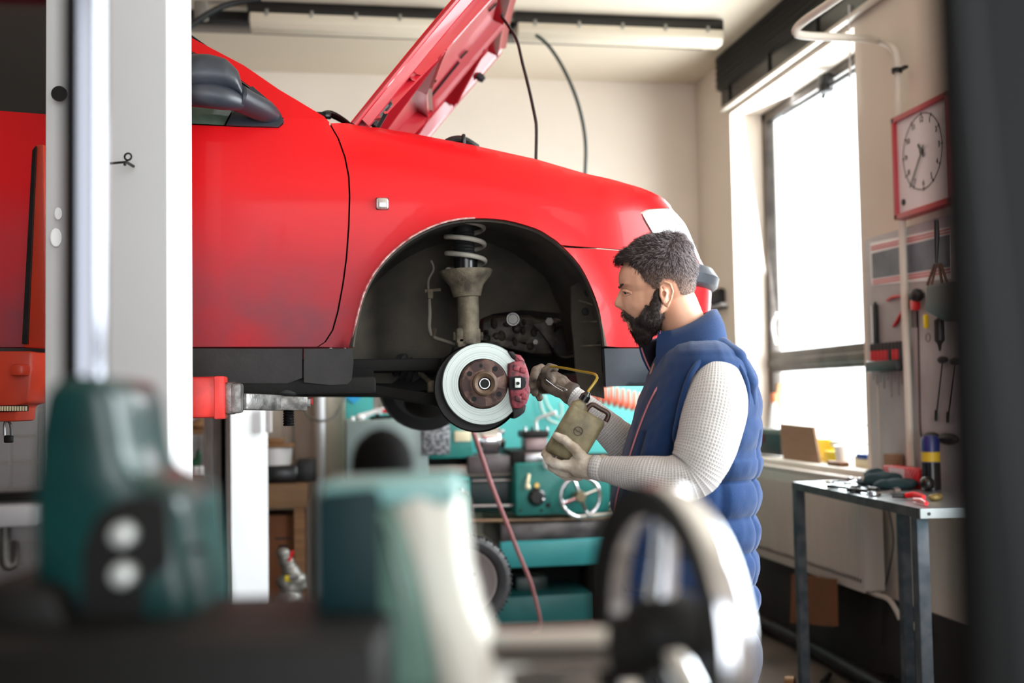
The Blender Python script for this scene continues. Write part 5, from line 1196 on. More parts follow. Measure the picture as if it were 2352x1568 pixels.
# small shelf with a dark object in the corner
cs = thing('corner_bracket', 'small white bracket shelf low in the far right corner', 'shelf', PX(1665, 705, 2.45))
q = PY(1664, 703, 7.2)
part('bracket_board', MB().box(q, (.15, .3, .025), bev=.003), white_paint, cs); part('bracket_arm', MB().box(q+V((0, .0, -.02)), (.17, .32, .012)), darkmet, cs)
solo('dark_block', MB().prism([PY(a, b, 7.08) for a, b in ((1636, 696), (1640, 680), (1656, 660), (1668, 666), (1686, 660), (1689, 697))], (0, .2, 0), .006), darkmet, 'dark brown bag-like block lying on the corner bracket shelf', 'block')
# ================================================================ RIGHT WALL
def R_(px, py, off=.0): return PX(px, py, XR-off)
# radiator
yr0, yr1 = R_(1985, 1200, .13).y, 6.55; zr0, zr1 = .43, .945
rd = thing('radiator', 'long cream panel radiator below the tall window', 'radiator', (XR-.09, (yr0+yr1)/2, .43))
radm = mk('radiator_paint', (196, 186, 176), .45, var=.08, vs=5, stretch=(1, 8, 1))
part('front_panel', MB().box((XR-.135, (yr0+yr1)/2, (zr0+zr1)/2), (.014, yr1-yr0, zr1-zr0), bev=.006), radm, rd)
part('back_panel', MB().box((XR-.05, (yr0+yr1)/2, (zr0+zr1)/2), (.014, yr1-yr0, zr1-zr0), bev=.006), radm, rd)
part('top_grille', MB().box((XR-.09, (yr0+yr1)/2, zr1+.004), (.11, yr1-yr0+.01, .02), bev=.004), radm, rd)
part('side_cover', MB().box((XR-.09, yr0-.004, (zr0+zr1)/2+.01), (.10, .01, zr1-zr0), bev=.003), radm, rd)
mb = MB(); n = 46
for i in range(n):
    y = yr0+.03+(yr1-yr0-.06)*i/(n-1); mb.box((XR-.1435, y, (zr0+zr1)/2), (.004, .008, zr1-zr0-.12), bev=.0015, seg=1)
part('panel_flutes', mb, radm, rd, kind='stuff')
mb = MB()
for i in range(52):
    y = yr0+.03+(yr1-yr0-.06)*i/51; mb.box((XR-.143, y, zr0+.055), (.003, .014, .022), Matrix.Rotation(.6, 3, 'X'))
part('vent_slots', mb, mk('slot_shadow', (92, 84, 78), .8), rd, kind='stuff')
mb = MB().tube([R_(1992, 1356, .09), R_(2010, 1364, .09), R_(2040, 1375, .07), R_(2058, 1400, .06), R_(2068, 1422, .05)], .012, 10, sub=4)
part('feed_pipe', mb, trimw, rd); part('valve', MB().lathe([(.001, 0), (.02, 0), (.022, .03), (.001, .04)], R_(1994, 1352, .09), (0, -1, .2), 14), black, rd)
# tool board with poster
ya_, yb_ = R_(1998, 700).y, R_(2230, 700).y
brd = solo('tool_board', MB().box((XR-.010, (ya_+yb_)/2, (R_(2000, 548).z+R_(2000, 1112).z)/2), (.016, ya_-yb_, R_(2000, 548).z-R_(2000, 1112).z), bev=.003), mk('board_grey', (186, 182, 184), .6, col2=(156, 150, 150), vs=3), 'pale grey board on the wall right of the tall window, hung with tools', 'board')
mb = MB().box((XR-.018, (R_(2018, 700).y), (R_(2000, 860).z+R_(2000, 1112).z)/2), (.006, .008, R_(2000, 860).z-R_(2000, 1112).z))
part('board_joint', mb, trimw, brd)
pm = mk('poster_photo', (62, 68, 80), .4, col2=(104, 108, 124), vs=5)
po = thing('poster', 'wide dark picture poster framed by red double lines under the clock', 'poster', R_(2090, 650, .02))
def wallquad(name, c4, mat, off, par):
    P = [R_(a, b, off) for a, b in c4]; part(name, MB().prism(P, (.002, 0, 0)), mat, par)
wallquad('paper', [(1998, 558), (2184, 520), (2186, 640), (2002, 655)], white, .021, po)
wallquad('picture', [(2002, 582), (2183, 538), (2184, 612), (2004, 640)], pm, .024, po)
for a, b in (((2000, 566), (2184, 524)), ((2001, 572), (2184, 531)), ((2004, 644), (2185, 616)), ((2004, 650), (2185, 623))):
    part('red_line', MB().prism([R_(*a, .0245), R_(*b, .0245), R_(b[0], b[1]+3, .0245), R_(a[0], a[1]+3, .0245)], (.002, 0, 0)), redp, po)
# clock
y1c = R_(2064, 400, .09).y; y0c = y1c-.47; zt_c, zb_c = R_(2062, 272, .09).z, R_(2068, 506, .09).z
zc_, yc_ = (zt_c+zb_c)/2, (y0c+y1c)/2; Hc = zt_c-zb_c
ck = thing('square_clock', 'square white wall clock in a dark red frame', 'clock', (XR-.04, yc_, zb_c))
frm = mk('clock_frame_red', (172, 40, 50), .4)
for (yy_, zz_, sy, sz) in ((y1c-.012, zc_, .024, Hc), (y0c+.012, zc_, .024, Hc), (yc_, zt_c-.012, .47, .024), (yc_, zb_c+.012, .47, .024)):
    part('frame_side', MB().box((XR-.09, yy_, zz_), (.06, sy, sz), bev=.003), frm, ck)
part('clock_face', MB().box((XR-.095, yc_, zc_), (.02, .45, Hc-.03)), mk('clock_white', (214, 206, 208), .5), ck)
xf_ = XR-.107; cy_, cz_ = yc_+.0, zc_+.03
part('dial_ring', MB().ring([(.158, 0), (.160, -.001), (.162, 0), (.160, .001)], (xf_, cy_, cz_), (1, 0, 0), 64), darkmet, ck)
for k in range(12):
    a = radians(90-30*(k+1)); part('numeral', textmesh(str(k+1), .034, (xf_, cy_-cos(a)*.135, cz_+sin(a)*.135), (0, -1, 0), (0, 0, 1), .0006), blacks, ck, sm=None)
    part('tick', MB().bar((xf_, cy_-cos(a)*.150, cz_+sin(a)*.150), (xf_, cy_-cos(a)*.166, cz_+sin(a)*.166), .004, .002, (1, 0, 0)), blacks, ck)
def hand(nm, a, l, w):
    a = radians(a); part(nm, MB().bar((xf_-.004, cy_+cos(a)*.03, cz_-sin(a)*.03), (xf_-.004, cy_-cos(a)*l, cz_+sin(a)*l), w, .002, (1, 0, 0)), blacks, ck)
hand('minute_hand', 232, .17, .007); hand('hour_hand', 128, .045, .013)
part('hand_hub', MB().lathe([(.001, 0), (.012, 0), (.012, .008), (.001, .008)], (xf_-.008, cy_, cz_), (1, 0, 0), 16), blacks, ck)
part('round_mark', MB().lathe([(.001, 0), (.014, 0), (.014, .003), (.001, .003)], (xf_-.002, yc_+.17, zb_c+.07), (1, 0, 0), 18), darkmet, ck)
# hand tools on the board
def wt(name, label, cat, px, py, off=.04, group=None): return thing(name, label, cat, R_(px, py, off), group)
lv = wt('spirit_level', 'short black bar tool hanging upright above the screwdriver rack', 'tool', 2008, 790)
part('bar', MB().box((R_(2010, 745, .035)), (.02, .035, .19), bev=.003), black, lv); part('hanging_tab', MB().box(R_(2010, 705, .035), (.012, .016, .05), bev=.003), black, lv)
part('scale_strip', MB().box(R_(2003, 745, .047), (.002, .010, .18)), white, lv)
rk = wt('screwdriver_rack', 'black rack holding red handled screwdrivers on the board', 'rack', 2036, 850)
part('rack_bar', MB().box((R_(2038, 840, .05)), (.07, .29, .05), bev=.005), black, rk)
for i in range(9):
    px = 2004+i*8.2; py = 812-(i*.6); lab = 'screwdriver with a red handle in the rack, number %d counting from the window side' % (i+1)
    t = thing('screwdriver', ['red and black screwdriver at the window end of the rack', 'red screwdriver second from the window end of the rack', 'thick red screwdriver third from the window end of the rack', 'black topped screwdriver fourth from the window end of the rack', 'red screwdriver in the middle of the rack', 'dark screwdriver just right of the middle of the rack', 'red screwdriver third from the pipe end of the rack', 'bright red screwdriver second from the pipe end of the rack', 'black screwdriver at the pipe end of the rack beside the pipe'][i], 'screwdriver', R_(px, 850, .055), 'screwdrivers in the wall rack')
    c = R_(px, py, .055); m = redp if i not in (5, 8) else black; r = .0105
    part('handle', MB().lathe([(.001, -.05), (r*.7, -.048), (r, -.03), (r, .02), (r*.8, .034), (.001, .034)], c, (0, 0, 1), 12), m, t)
    part('handle_end', MB().lathe([(.001, .012), (r*1.08, .012), (r*1.08, .036), (r*.7, .046), (.001, .048)], c, n=12), black, t)
    ln = (.05, .07, .06, .09, .05, .13, .06, .12, .07)[i]; part('shaft', MB().tube([c-V((0, 0, .05)), c-V((0, 0, .075+ln))], .003, 6), steel, t)
pl_ = wt('pliers', 'red handled pliers hanging open behind the thin pipe', 'pliers', 2056, 750)
part('handle', MB().tube([R_(2038, 690, .026), R_(2050, 682, .026), R_(2072, 680, .026)], [.006, .008, .006], 10), redp, pl_)
part('handle', MB().tube([R_(2052, 750, .026), R_(2060, 738, .026), R_(2074, 712, .026)], [.006, .008, .006], 10), redp, pl_)
part('jaw', MB().prism([R_(2074, 674, .03), R_(2090, 676, .03), R_(2092, 700, .03), R_(2076, 716, .03)], (.012, 0, 0), .002), darkmet, pl_)
gl = wt('angle_tool', 'dark tool with a red grip hanging just right of the pipe', 'tool', 2104, 760)
part('head', MB().ell(R_(2106, 678, .05), (.03, .035, .03)), black, gl); part('grip', MB().box(R_(2102, 700, .05), (.03, .05, .05), bev=.008), redp, gl)
for k in range(3): part('tine', MB().tube([R_(2094+k*5, 712, .05), R_(2096+k*5, 752, .05)], .003, 6), darkmet, gl)
bgm = thing('tool_bag', 'black hanging tool roll with leather straps below the poster', 'bag', R_(2165, 740, .07))
part('bag_body', MB().prism([R_(a, b, .12) for a, b in ((2124, 655), (2190, 645), (2215, 690), (2210, 740), (2165, 738), (2122, 716))], (.09, 0, 0), .014), black, bgm)
for a, b in ((2130, 2148), (2140, 2152), (2166, 2158), (2180, 2162)): part('strap', MB().tube([R_(a, 655, .07), R_(b, 606, .05)], .006, 8), mk('leather', (84, 60, 46), .7) if a == 2130 else MATS['leather'], bgm)
part('hanging_hook', MB().tube([R_(2152, 604, .05), R_(2153, 540, .05), R_(2152, 505, .06)], [.006, .012, .010], 8), black, bgm)
gr = wt('grease_gun', 'slim black pointed tool hanging nose down under the tool roll', 'tool', 2160, 800)
part('barrel', MB().lathe([(.001, 0), (.004, .0), (.010, .03), (.022, .045), (.022, .13), (.001, .14)], R_(2160, 806, .06), (0, 0, 1), 16), black, gr)
yt = wt('yellow_handle_tool', 'tool with a bright yellow handle hanging under the tool roll', 'tool', 2127, 758)
part('handle', MB().box(R_(2127, 738, .05), (.02, .024, .062), bev=.008), yellow, yt); part('wire_end', MB().ring([(.018, -.002), (.02, 0), (.018, .002)], R_(2132, 775, .04), (1, 0, 0), 16), darkmet, yt)
solo('hanging_cord', MB().tube([R_(2108, 710, .02), R_(2110, 800, .02), R_(2112, 900, .02), R_(2114, 985, .02), R_(2118, 1010, .03)], .004, 6, sub=4), black, 'thin black cord hanging down the board right of the pipe', 'cord')  # plain hanging cord, not a lanyard
for k, (a, b, c_, d_) in enumerate(((2166, 832, 2150, 966), (2196, 836, 2178, 970))):
    t = thing('long_rod_tool', ('long thin rod with a dark knob on the right of the board, nearer the pipe', 'long thin rod with a dark knob at the shaded right edge of the board')[k], 'tool', R_(c_, d_, .03), 'long rods on the board')
    part('rod', MB().tube([R_(a, b, .03), R_(c_, d_, .03)], [.003, .004], 6), darkmet, t); part('knob', MB().ell(R_(a, b-6, .04), (.02, .03, .016)), black, t); part('tip', MB().tube([R_(c_+1, d_-25, .03), R_(c_, d_, .03)], .007, 8), darkmet, t)
solo('round_bracket', MB().ell(R_(2140, 1002, .055), (.03, .045, .02)).ell(R_(2180, 1008, .055), (.03, .07, .025)), black, 'dark lumpy bracket on the board above the blue can', 'bracket')
cn = thing('blue_can', 'blue and black can with a yellow band at the back of the steel table', 'can', V((XR-.12, R_(2138, 1050, .12).y, .955)))
c = V((XR-.12, R_(2138, 1050, .12).y, .955)); zt2 = R_(2138, 1000, .12).z-.955
part('can_body', MB().lathe([(.001, 0), (.036, 0), (.038, .004), (.038, zt2-.02), (.03, zt2), (.001, zt2)], c, n=24), mk('can_dark_blue', (18, 34, 96), .35), cn)
part('yellow_band', MB().lathe([(.0385, zt2*.52), (.0388, zt2*.70), (.001, zt2*.7), (.001, zt2*.52)], c, n=24), mk('band_yellow', (196, 164, 30), .45), cn); part('black_base', MB().lathe([(.0385, .002), (.0388, zt2*.5), (.001, zt2*.5), (.001, .002)], c, n=24), blacks, cn)
# ---------------- window sill
zs = .99
def SL(px, py, off=0.): return PX(px, py, XR+off)
def sbox(name, label, cat, px0, px1, pyt, off, dx, mat, bev=.004, grp=None):
    a = SL(px0, 1060, off); b = SL(px1, 1060, off); zt = SL((px0+px1)/2, pyt, off).z
    return solo(name, MB().box((XR+off+dx/2, (a.y+b.y)/2, (zs+zt)/2), (dx, abs(a.y-b.y), zt-zs), bev=bev), mat, label, cat)
tbx = thing('tool_case', 'black tool case at the far end of the window sill', 'case', V((XR+.05, SL(1770, 1050, .05).y, zs)))
a, b = SL(1728, 1050, .02), SL(1800, 1050, .02); zt = SL(1765, 984, .02).z
part('case_body', MB().box((XR+.04, (a.y+b.y)/2, (zs+zt)/2), (.08, a.y-b.y, zt-zs-.02), bev=.01), black, tbx); part('lid', MB().box((XR+.04, (a.y+b.y)/2, zt-.014), (.085, a.y-b.y+.01, .03), bev=.006), dullal, tbx)
part('red_clip', MB().box((XR-.002, (a.y+b.y)/2+.02, zt-.06), (.008, .05, .05), bev=.002), mk('dark_red_clip', (110, 26, 36), .5), tbx)
cbd = MB(); P4 = [SL(1790, 973, .0), SL(1868, 981, .0), SL(1884, 1073, -.03), SL(1800, 1064, -.03)]
solo('cardboard_sheet', cbd.prism(P4, (.012, 0, .002)), cardb, 'plain cardboard sheet leaning upright on the window sill', 'cardboard')
sp_ = thing('spray_bottle', 'white spray bottle with an orange head beside the window frame', 'bottle', V((XR+.16, SL(1778, 1000, .12).y, zs)))
c = V((XR+.14, SL(1779, 1000, .14).y, zs)); h = SL(1779, 925, .14).z-zs
part('flask', MB().lathe([(.001, 0), (.04, 0), (.042, .02), (.04, h*.55), (.016, h), (.001, h)], c, n=20), white, sp_); part('spray_head', MB().box(c+V((0, 0, h+.03)), (.03, .06, .06), bev=.01), mk('orange_plastic', (214, 110, 60), .4), sp_)
solo('wooden_offcut', MB().bar(SL(1775, 985, .2), SL(1790, 880, .22), .04, .02), wood, 'brown wooden strip leaning against the window frame behind the spray bottle', 'wood strip')
sbox('yellow_file_box', 'bright yellow tall box behind the cardboard sheet on the sill', 'box', 1878, 1905, 1008, .08, .12, yellow)
sbox('yellow_carton', 'lower yellow carton standing right of the cardboard sheet', 'box', 1893, 1922, 1036, .03, .10, yellow)
sbox('white_carton', 'white low carton between the yellow carton and the paper roll', 'box', 1922, 1936, 1040, .05, .10, white)
c = V((XR+.05, SL(1942, 1055, .05).y, zs)); solo('paper_roll', MB().ring([(.018, 0), (.042, 0), (.042, .105), (.018, .105)], c, (-.15, 0, 1), 28), white, 'white paper roll with a dark core on the window sill', 'roll')
bb2 = sbox('blue_lid_box', 'small cream box with a blue lid at the near end of the sill', 'box', 1962, 2000, 1048, .02, .12, cream)
part('blue_lid', MB().box(V(WL[bb2])+V((0, 0, SL(1980, 1048, .02).z-zs)), (.13, .11, .025), bev=.003), bluep, bb2)
solo('wire_frame_tool', MB().tube([SL(1975, 1020, .06), SL(1978, 990, .06), SL(1990, 977, .06), SL(2002, 973, .06)], .0025, 6, sub=4).tube([SL(1975, 1022, .06), SL(1998, 1020, .06)], .0025, 6).tube([SL(1986, 1046, .06), SL(1986, 1020, .06)], .0025, 6), darkmet, 'thin bent wire frame standing above the blue lidded box', 'wire')
solo('glass_tray', MB().box(SL(1925, 1018, .14), (.1, .42, .035), bev=.006), mk('frosted_plastic', (196, 214, 220), .3), 'frosted plastic tray lying over the yellow boxes on the sill', 'tray')
solo('copper_bits', MB().box(V((XR-.03, SL(1925, 1070, -.03).y, zs+.012)), (.05, .16, .024), bev=.006), mk('copper_brown', (120, 78, 50), .5, .3), 'small brown offcuts lying at the sill edge before the yellow carton', 'offcuts')
# ---------------- floor-level things on the right
solo('leaning_carton', MB().prism([PX(a, b, XR-.20) for a, b in ((1818, 1318), (1910, 1330), (1912, 1438), (1815, 1430))], (.03, 0, 0)), cardd, 'brown cardboard panel leaning below the radiator', 'cardboard')
solo('floor_pipe', MB().tube([(XR-.15, 6.9, .06), (XR-.15, 5.6, .06), (XR-.18, 4.6, .05), (XR-.2, 3.6, .05)], .035, 12, sub=4), darkmet, 'dark pipe running along the foot of the right wall', 'pipe')
solo('floor_hose', MB().tube([PZ(1790, 1335, .03), PZ(1850, 1400, .03), PZ(1930, 1460, .03), PZ(2010, 1510, .03), PZ(2090, 1560, .03)], .02, 10, sub=5), rubber, 'black hose lying on the floor below the radiator', 'hose')
struct('baseboard_right', MB().box((XR-.008, 4.5, .2), (.016, 6.1, .4)), mk('dark_dado', (44, 38, 36), .7, var=.3, vs=4))
solo('hanging_wires', MB().tube([R_(2020, 1165, .03), R_(2026, 1230, .03), R_(2022, 1330, .03), R_(2030, 1400, .03), R_(2026, 1480, .03)], .004, 6, sub=4).tube([R_(2040, 1165, .03), R_(2052, 1240, .03), R_(2040, 1320, .03), R_(2028, 1360, .03)], .004, 6, sub=4), black, 'tangled black wires hanging down the wall behind the steel table', 'wires', kind='stuff')
solo('white_floor_pipe', MB().tube([R_(2085, 1432, .06), R_(2120, 1446, .06)], .016, 10), trimw, 'short white pipe low on the wall behind the table legs', 'pipe')
solo('round_coupling', MB().ring([(.03, -.02), (.045, -.02), (.045, .02), (.03, .02)], PZ(1815, 1575, .045), (.8, -.5, 0), 24), mk('brass_brown', (110, 82, 56), .4, .7), 'round brass coupling lying on the floor by the front table leg', 'coupling')
solo('floor_tools', MB().tube([PZ(1930, 1580, .03), PZ(2100, 1562, .03)], .02, 10).tube([PZ(1890, 1566, .02), PZ(1905, 1548, .02)], .014, 8).ell(PZ(2020, 1560, .03), (.08, .04, .03)), darkmet, 'dark metal scrap lying on the floor under the steel table', 'scrap')
# ---------------- steel table
ZT = .955; tb_ = thing('steel_table', 'narrow steel work table with thin angle legs by the right wall', 'table', (2.34, 4.3, 0))
A_, B_ = PZ(1820, 1106, ZT), PZ(2113, 1168, ZT); A2_, B2_ = V((XR-.17, A_.y+.02, ZT)), V((XR-.05, B_.y-.05, ZT))
brush = mk('brushed_table_steel', (188, 196, 198), .28, .9, var=.15, vs=12)
tgrey = mk('table_edge_paint', (86, 84, 86), .5, .4, col2=(52, 50, 52), vs=16)
part('table_top', MB().prism([A_, B_, B2_, A2_], (0, 0, -.006)), brush, tb_)
for p, q in ((A_, B_), (B_, B2_), (A_, A2_)): part('edge_rail', MB().bar(p-V((0, 0, .017)), q-V((0, 0, .017)), .006, .034), brush if p == B_ else tgrey, tb_)
legm = mk('leg_dark_blue_steel', (52, 66, 74), .45, .5, col2=(96, 100, 106), vs=14)
for p, s in ((A_, 1), (B_, 1), (V((2.42, 4.55, ZT)), 1), (B2_-V((.2, -.02, 0)), 1)):
    q = p+V((.025, (-.03 if p.y > 4.5 else .03), 0)); part('leg', MB().box((q.x, q.y, (ZT-.02)/2), (.04, .006, ZT-.02)).box((q.x-.02, q.y+.018, (ZT-.02)/2), (.006, .04, ZT-.02)), legm, tb_)
part('corner_bolt', MB().lathe([(.001, 0), (.006, 0), (.006, .003), (.001, .003)], B_+V((.03, -.006, -.018)), (0, -1, 0), 10), black, tb_)
def T(px, py, h=.0): p = PZ(px, py, ZT+h); return p
cl = fuse(MB().ell(T(2030, 1102, .03), (.09, .06, .035)).ell(T(2056, 1112, .02), (.10, .07, .025)).ell(T(2010, 1090, .05), (.05, .05, .03)).ell(T(1995, 1108, .012), (.06, .06, .014)), .008, 3)
for v in cl.vertices: v.co += v.normal*.008*noise.noise(v.co*28); v.co.z = max(v.co.z, ZT+.001)
solo('dark_cloth', cl, mk('dark_teal_cloth', (14, 44, 50), .85), 'dark teal cloth heaped on the steel table', 'cloth', sm=180)
def wrench(a, b, r, mat, lab, nm='wrench'):
    t = thing(nm, lab, 'tool', a); u = (b-a).normalized()
    part('shank', MB().bar(a, b, r*2.2, r*1.3), mat, t); part('ring_end', MB().ring([(r*1.5, -r*.8), (r*2.8, -r*.8), (r*2.8, r*.8), (r*1.5, r*.8)], a, (0, 0, 1), 18), mat, t); part('socket_end', MB().lathe([(.001, 0), (r*1.9, 0), (r*1.9, r*4), (.001, r*4)], b, u, 14), mat, t)
wrench(T(1905, 1107, .02), T(1950, 1102, .012), .007, chrome, 'shiny ring spanner at the left end of the table tools')
wrench(T(1912, 1116, .010), T(1960, 1122, .012), .009, blacks, 'black handled ratchet lying near the table front edge', 'ratchet')
wrench(T(1960, 1124, .012), T(2000, 1128, .012), .010, darkmet, 'short dark extension bar behind the ratchet', 'extension_bar')
wrench(T(1945, 1110, .010), T(1972, 1103, .014), .006, chrome, 'thin chrome spanner pointing under the dark cloth')
wrench(T(2005, 1132, .012), T(2050, 1128, .012), .008, chrome, 'chrome socket wrench in the middle of the table')
solo('orange_socket', MB().lathe([(.001, 0), (.014, 0), (.014, .02), (.001, .02)], T(2014, 1122, 0), n=14), MATS['orange_plastic'], 'small orange capped socket in front of the dark cloth', 'socket')
solo('chrome_nut', MB().lathe([(.001, 0), (.018, 0), (.018, .03), (.001, .03)], T(2003, 1134, 0), n=6), chrome, 'large chrome nut at the table front edge', 'nut')
solo('oval_tin', MB().lathe([(.001, 0), (.05, 0), (.055, .006), (.05, .012), (.001, .012)], T(2085, 1114, .004), n=28), steel, 'flat round metal lid lying on the right of the cloth', 'lid')
pr3 = thing('red_pliers', 'red handled pliers lying on the right end of the steel table', 'pliers', T(2095, 1142))
part('handle', MB().tube([T(2080, 1138, .015), T(2100, 1136, .02), T(2122, 1142, .015)], [.010, .013, .009], 10, sub=3), redp, pr3); part('handle', MB().tube([T(2100, 1148, .012), T(2118, 1150, .015), T(2128, 1156, .012)], [.008, .010, .008], 10, sub=3), redp, pr3); part('jaws', MB().tube([T(2050, 1140, .012), T(2082, 1138, .014)], [.006, .012], 8), darkmet, pr3)
solo('black_socket_set', MB().ell(T(2130, 1110, .031), (.03, .03, .03))  , blacks, 'black round tool handle near the back of the table', 'tool')
solo('brass_lump', fuse(MB().ell(T(2148, 1142, .012), (.03, .02, .014)).ell(T(2155, 1140, .01), (.02, .02, .014)), .005), mk('brass_lump_metal', (120, 100, 52), .5, .4), 'greenish brass fitting at the shaded end of the table', 'fitting')
chk = mk('red_checked_print', (206, 32, 44), .4)
rb = thing('red_checked_box', 'red box with a white diamond check at the back of the table', 'box', T(2080, 1088))
a, b = PX(2035, 1088, XR-.13), PX(2118, 1096, XR-.13)
part('box_body', MB().box(((XR-.11), (a.y+b.y)/2, ZT+.04), (.07, a.y-b.y, .08), bev=.004), chk, rb)
part('white_label', MB().box((XR-.1465, (a.y+b.y)/2+.03, ZT+.045), (.003, .13, .06)), mk('label_pinkish', (224, 204, 208), .4), rb)
mb = MB()
for i in range(-6, 14):
    y = b.y+(a.y-b.y)*i/13
    for s in (-1, 1):
        p = V((XR-.1462, y, ZT+.004)); q = V((XR-.1462, y+s*.075, ZT+.076))
        if min(p.y, q.y) > b.y+.002 and max(p.y, q.y) < a.y-.002: mb.bar(p, q, .0022, .001, (1, 0, 0))
part('check_lines', mb, mk('check_pale', (232, 170, 176), .5), rb, kind='stuff')
solo('small_brown_carton', MB().box(PX(2052, 1060, XR-.05), (.05, .09, .07), bev=.003), cardb, 'small brown carton standing behind the red checked box', 'box')

# ================================================================ FOREGROUND MACHINE (far out of focus)
df = .82
def G(px, py, d=df): return Q(px, py, d)
fm = thing('bench_lathe', 'out of focus teal lathe in the foreground with chrome column and handwheel', 'lathe', V((G(600, 1400).x, G(600, 1400).y, 0)))
iron = mk('dark_oily_iron', (13, 10, 9), .6, 0, spec=.25, col2=(10, 9, 8), vs=12)
ft_ = mk('foreground_teal', (15, 62, 60), .3, col2=(7, 36, 37), vs=9)
p = Q(192, 911, .88); part('chrome_column', MB().tube([V((p.x, p.y, 1.30)), V((p.x, p.y, 2.1))], .0165, 32), mk('dark_chrome', (120, 122, 130), .14, 1), fm)
part('column_casting', MB().prism([G(a, b, .80) for a, b in ((70, 1560), (66, 1130), (76, 1000), (92, 900), (130, 862), (222, 862), (262, 900), (272, 1000), (286, 1075), (322, 1112), (388, 1118), (410, 1142), (416, 1240), (440, 1372), (446, 1560))], AWAY*.12, .012), ft_, fm, sm=60)
part('recess_shade_panel', MB().prism([G(a, b, .797) for a, b in ((180, 1540), (186, 1260), (215, 1185), (280, 1142), (368, 1140), (384, 1160), (388, 1300), (330, 1345), (322, 1540))], AWAY*.02, .004), dk, fm)  # black panel on the casting face stands in for a shaded recess
for py in (1228, 1320): part('round_bolt', MB().lathe([(.001, -.006), (.0075, -.004), (.0085, 0), (.0085, .012), (.001, .012)], G(281, py, .79), AWAY, 24), mk('worn_bolt', (196, 200, 198), .35, .3) if py == 1228 else MATS['worn_bolt'], fm)
part('lock_pin', MB().tube([G(425, 1256), G(470, 1262)], .0022, 8), blacks, fm)
zb0 = G(430, 1368, .88).z
bx0, bx1 = G(-120, 1368, .74), G(880, 1368, .74)
part('bed', MB().bar(V((bx0.x, bx0.y, zb0-.11))+AWAY*.05, V((bx1.x, bx1.y, zb0-.11))+AWAY*.05, .18, .22, UP, .006), iron, fm)
ped = (bx0+bx1)/2; part('pedestal', MB().box((ped.x, ped.y+.10, (zb0-.18)/2), (.3, .18, zb0-.18), Matrix.Rotation(-TH, 3, 'Z'), .01), ft_, fm)
part('left_apron', MB().prism([G(a, b, .77) for a, b in ((-80, 1345), (110, 1350), (150, 1420), (150, 1600), (-80, 1600))], AWAY*.1, .008), iron, fm)
part('tailstock_base', MB().prism([G(a, b, .80) for a, b in ((722, 1135), (870, 1120), (880, 1420), (722, 1420))], AWAY*.10, .006), mk('deep_teal', (8, 42, 46), .6, spec=.25, var=.2, vs=8), fm)
part('tailstock_top', MB().prism([G(a, b, .81) for a, b in ((726, 1112), (1046, 1098), (1052, 1160), (740, 1165))], AWAY*.09, .006), mk('grey_teal', (120, 168, 166), .35), fm)
c = G(878, 1118, 1.12); part('clamp_knob', MB().lathe([(.031, -.12), (.031, 0), (.031, .026), (.029, .036), (.023, .047), (.012, .056), (.001, .059)], c, (0, 0, 1), 32), mk('knob_black', (9, 7, 7), .8, spec=.1), fm, sm=60)
body_m = mk('glare_casting', (214, 202, 190), .3, col2=(196, 196, 186), vs=6)  # cream tone puts window glare on the teal casting into its colour
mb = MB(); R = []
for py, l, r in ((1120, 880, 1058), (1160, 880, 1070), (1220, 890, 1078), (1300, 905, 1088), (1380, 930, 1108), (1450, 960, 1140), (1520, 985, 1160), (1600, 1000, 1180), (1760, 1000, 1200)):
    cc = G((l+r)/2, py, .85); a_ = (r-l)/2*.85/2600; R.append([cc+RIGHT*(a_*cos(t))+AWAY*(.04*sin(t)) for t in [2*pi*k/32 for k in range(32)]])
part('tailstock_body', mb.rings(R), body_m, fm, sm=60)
part('tailstock_rib', MB().prism([G(a, b, .80) for a, b in ((850, 1165), (905, 1165), (960, 1330), (1010, 1600), (850, 1600))], AWAY*.06, .012), MATS['deep_teal'] if False else mk('rib_teal', (84, 112, 102), .35), fm, sm=60)
part('quill', MB().tube([G(1130, 1492, .84), G(1440, 1486, .82)], .0150, 28), chrome, fm)
part('quill_collar', MB().tube([G(1410, 1487, .823), G(1500, 1484, .815)], .024, 28), iron, fm)
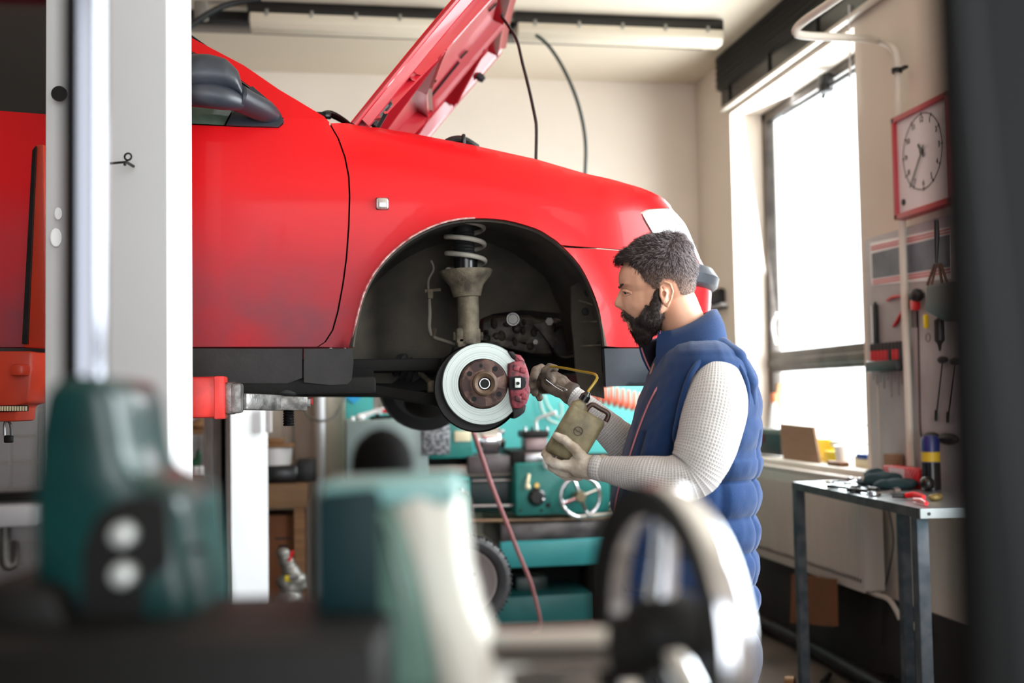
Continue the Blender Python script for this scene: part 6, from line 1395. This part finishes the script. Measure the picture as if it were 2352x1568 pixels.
# handwheel, axis mostly to the right
ax = (RIGHT*-.95-AWAY*.31).normalized(); wc = G(1492, 1452, .82); Rw = 338*.82/2600
rimm = mk('polished_rim', (232, 234, 240), .16, 1)
part('handwheel_rim', MB().ring([(Rw*.86, .0), (Rw*.97, .0), (Rw, -.004), (Rw, -.021), (Rw*.97, -.025), (Rw*.86, -.023)], wc, ax, 80), rimm, fm, sm=50)
hb_ = part('rim_face', MB().ring([(Rw*.78, .0), (Rw*.99, .004), (Rw*.995, -.002), (Rw*.78, -.004)], wc, ax, 80), iron, fm)
part('wheel_hub', MB().lathe([(.001, -.03), (.028, -.03), (.030, -.005), (.022, .012), (.001, .014)], wc, ax, 30), iron, fm)
e1 = ax.cross(UP).normalized(); e2 = ax.cross(e1)
for k, a in enumerate((97, 214, 330)):
    a = radians(a); u = UP*sin(a)+e1*cos(a); part('wheel_spoke', MB().tube([wc+u*.02-ax*.008, wc+u*Rw*.5-ax*.010, wc+u*Rw*.84-ax*.010], [.012, .0095, .008], 14, flat=.9), rimm, fm, sm=60)
# dark uprights at the right edge, closer still
du = thing('machine_upright', 'blurred black machine upright cutting off the right edge of the view', 'machine', V((Q(2260, 911, .5).x, Q(2260, 911, .5).y, 0)))
p1_, p2_ = Q(2228, 911, .48), Q(2345, 911, .50)
bp_ = [V((p1_.x, p1_.y, 0)), V((p2_.x, p2_.y, 0))]
part('upright', MB().prism([V((p1_.x, p1_.y, .3)), V((p2_.x+.006, p2_.y, .3)), V((Q(2350, 911, .5).x, p2_.y, 1.3)), V((Q(2262, 911, .5).x, p2_.y, 1.54)), V((Q(2230, 911, .5).x, p2_.y, 1.8)), V((p1_.x, p1_.y, 1.8))], AWAY*.03, .004), mk('soft_black', (7, 7, 8), .85, spec=.1), du)
p3 = Q(2290, 911, .62); part('side_plate', MB().prism([V((Q(2240, 911, .62).x, p3.y, 0)), V((Q(2440, 911, .62).x, p3.y-.02, 0)), V((Q(2440, 911, .62).x, p3.y-.02, 1.8)), V((Q(2225, 911, .62).x, p3.y, 1.8))], AWAY*.01), mk('plate_grey', (27, 30, 33), .6, spec=.2), du)
part('foot', MB().box((p1_.x+.04, p1_.y+.03, .15), (.14, .12, .30), Matrix.Rotation(-TH, 3, 'Z'), .006), iron, du)
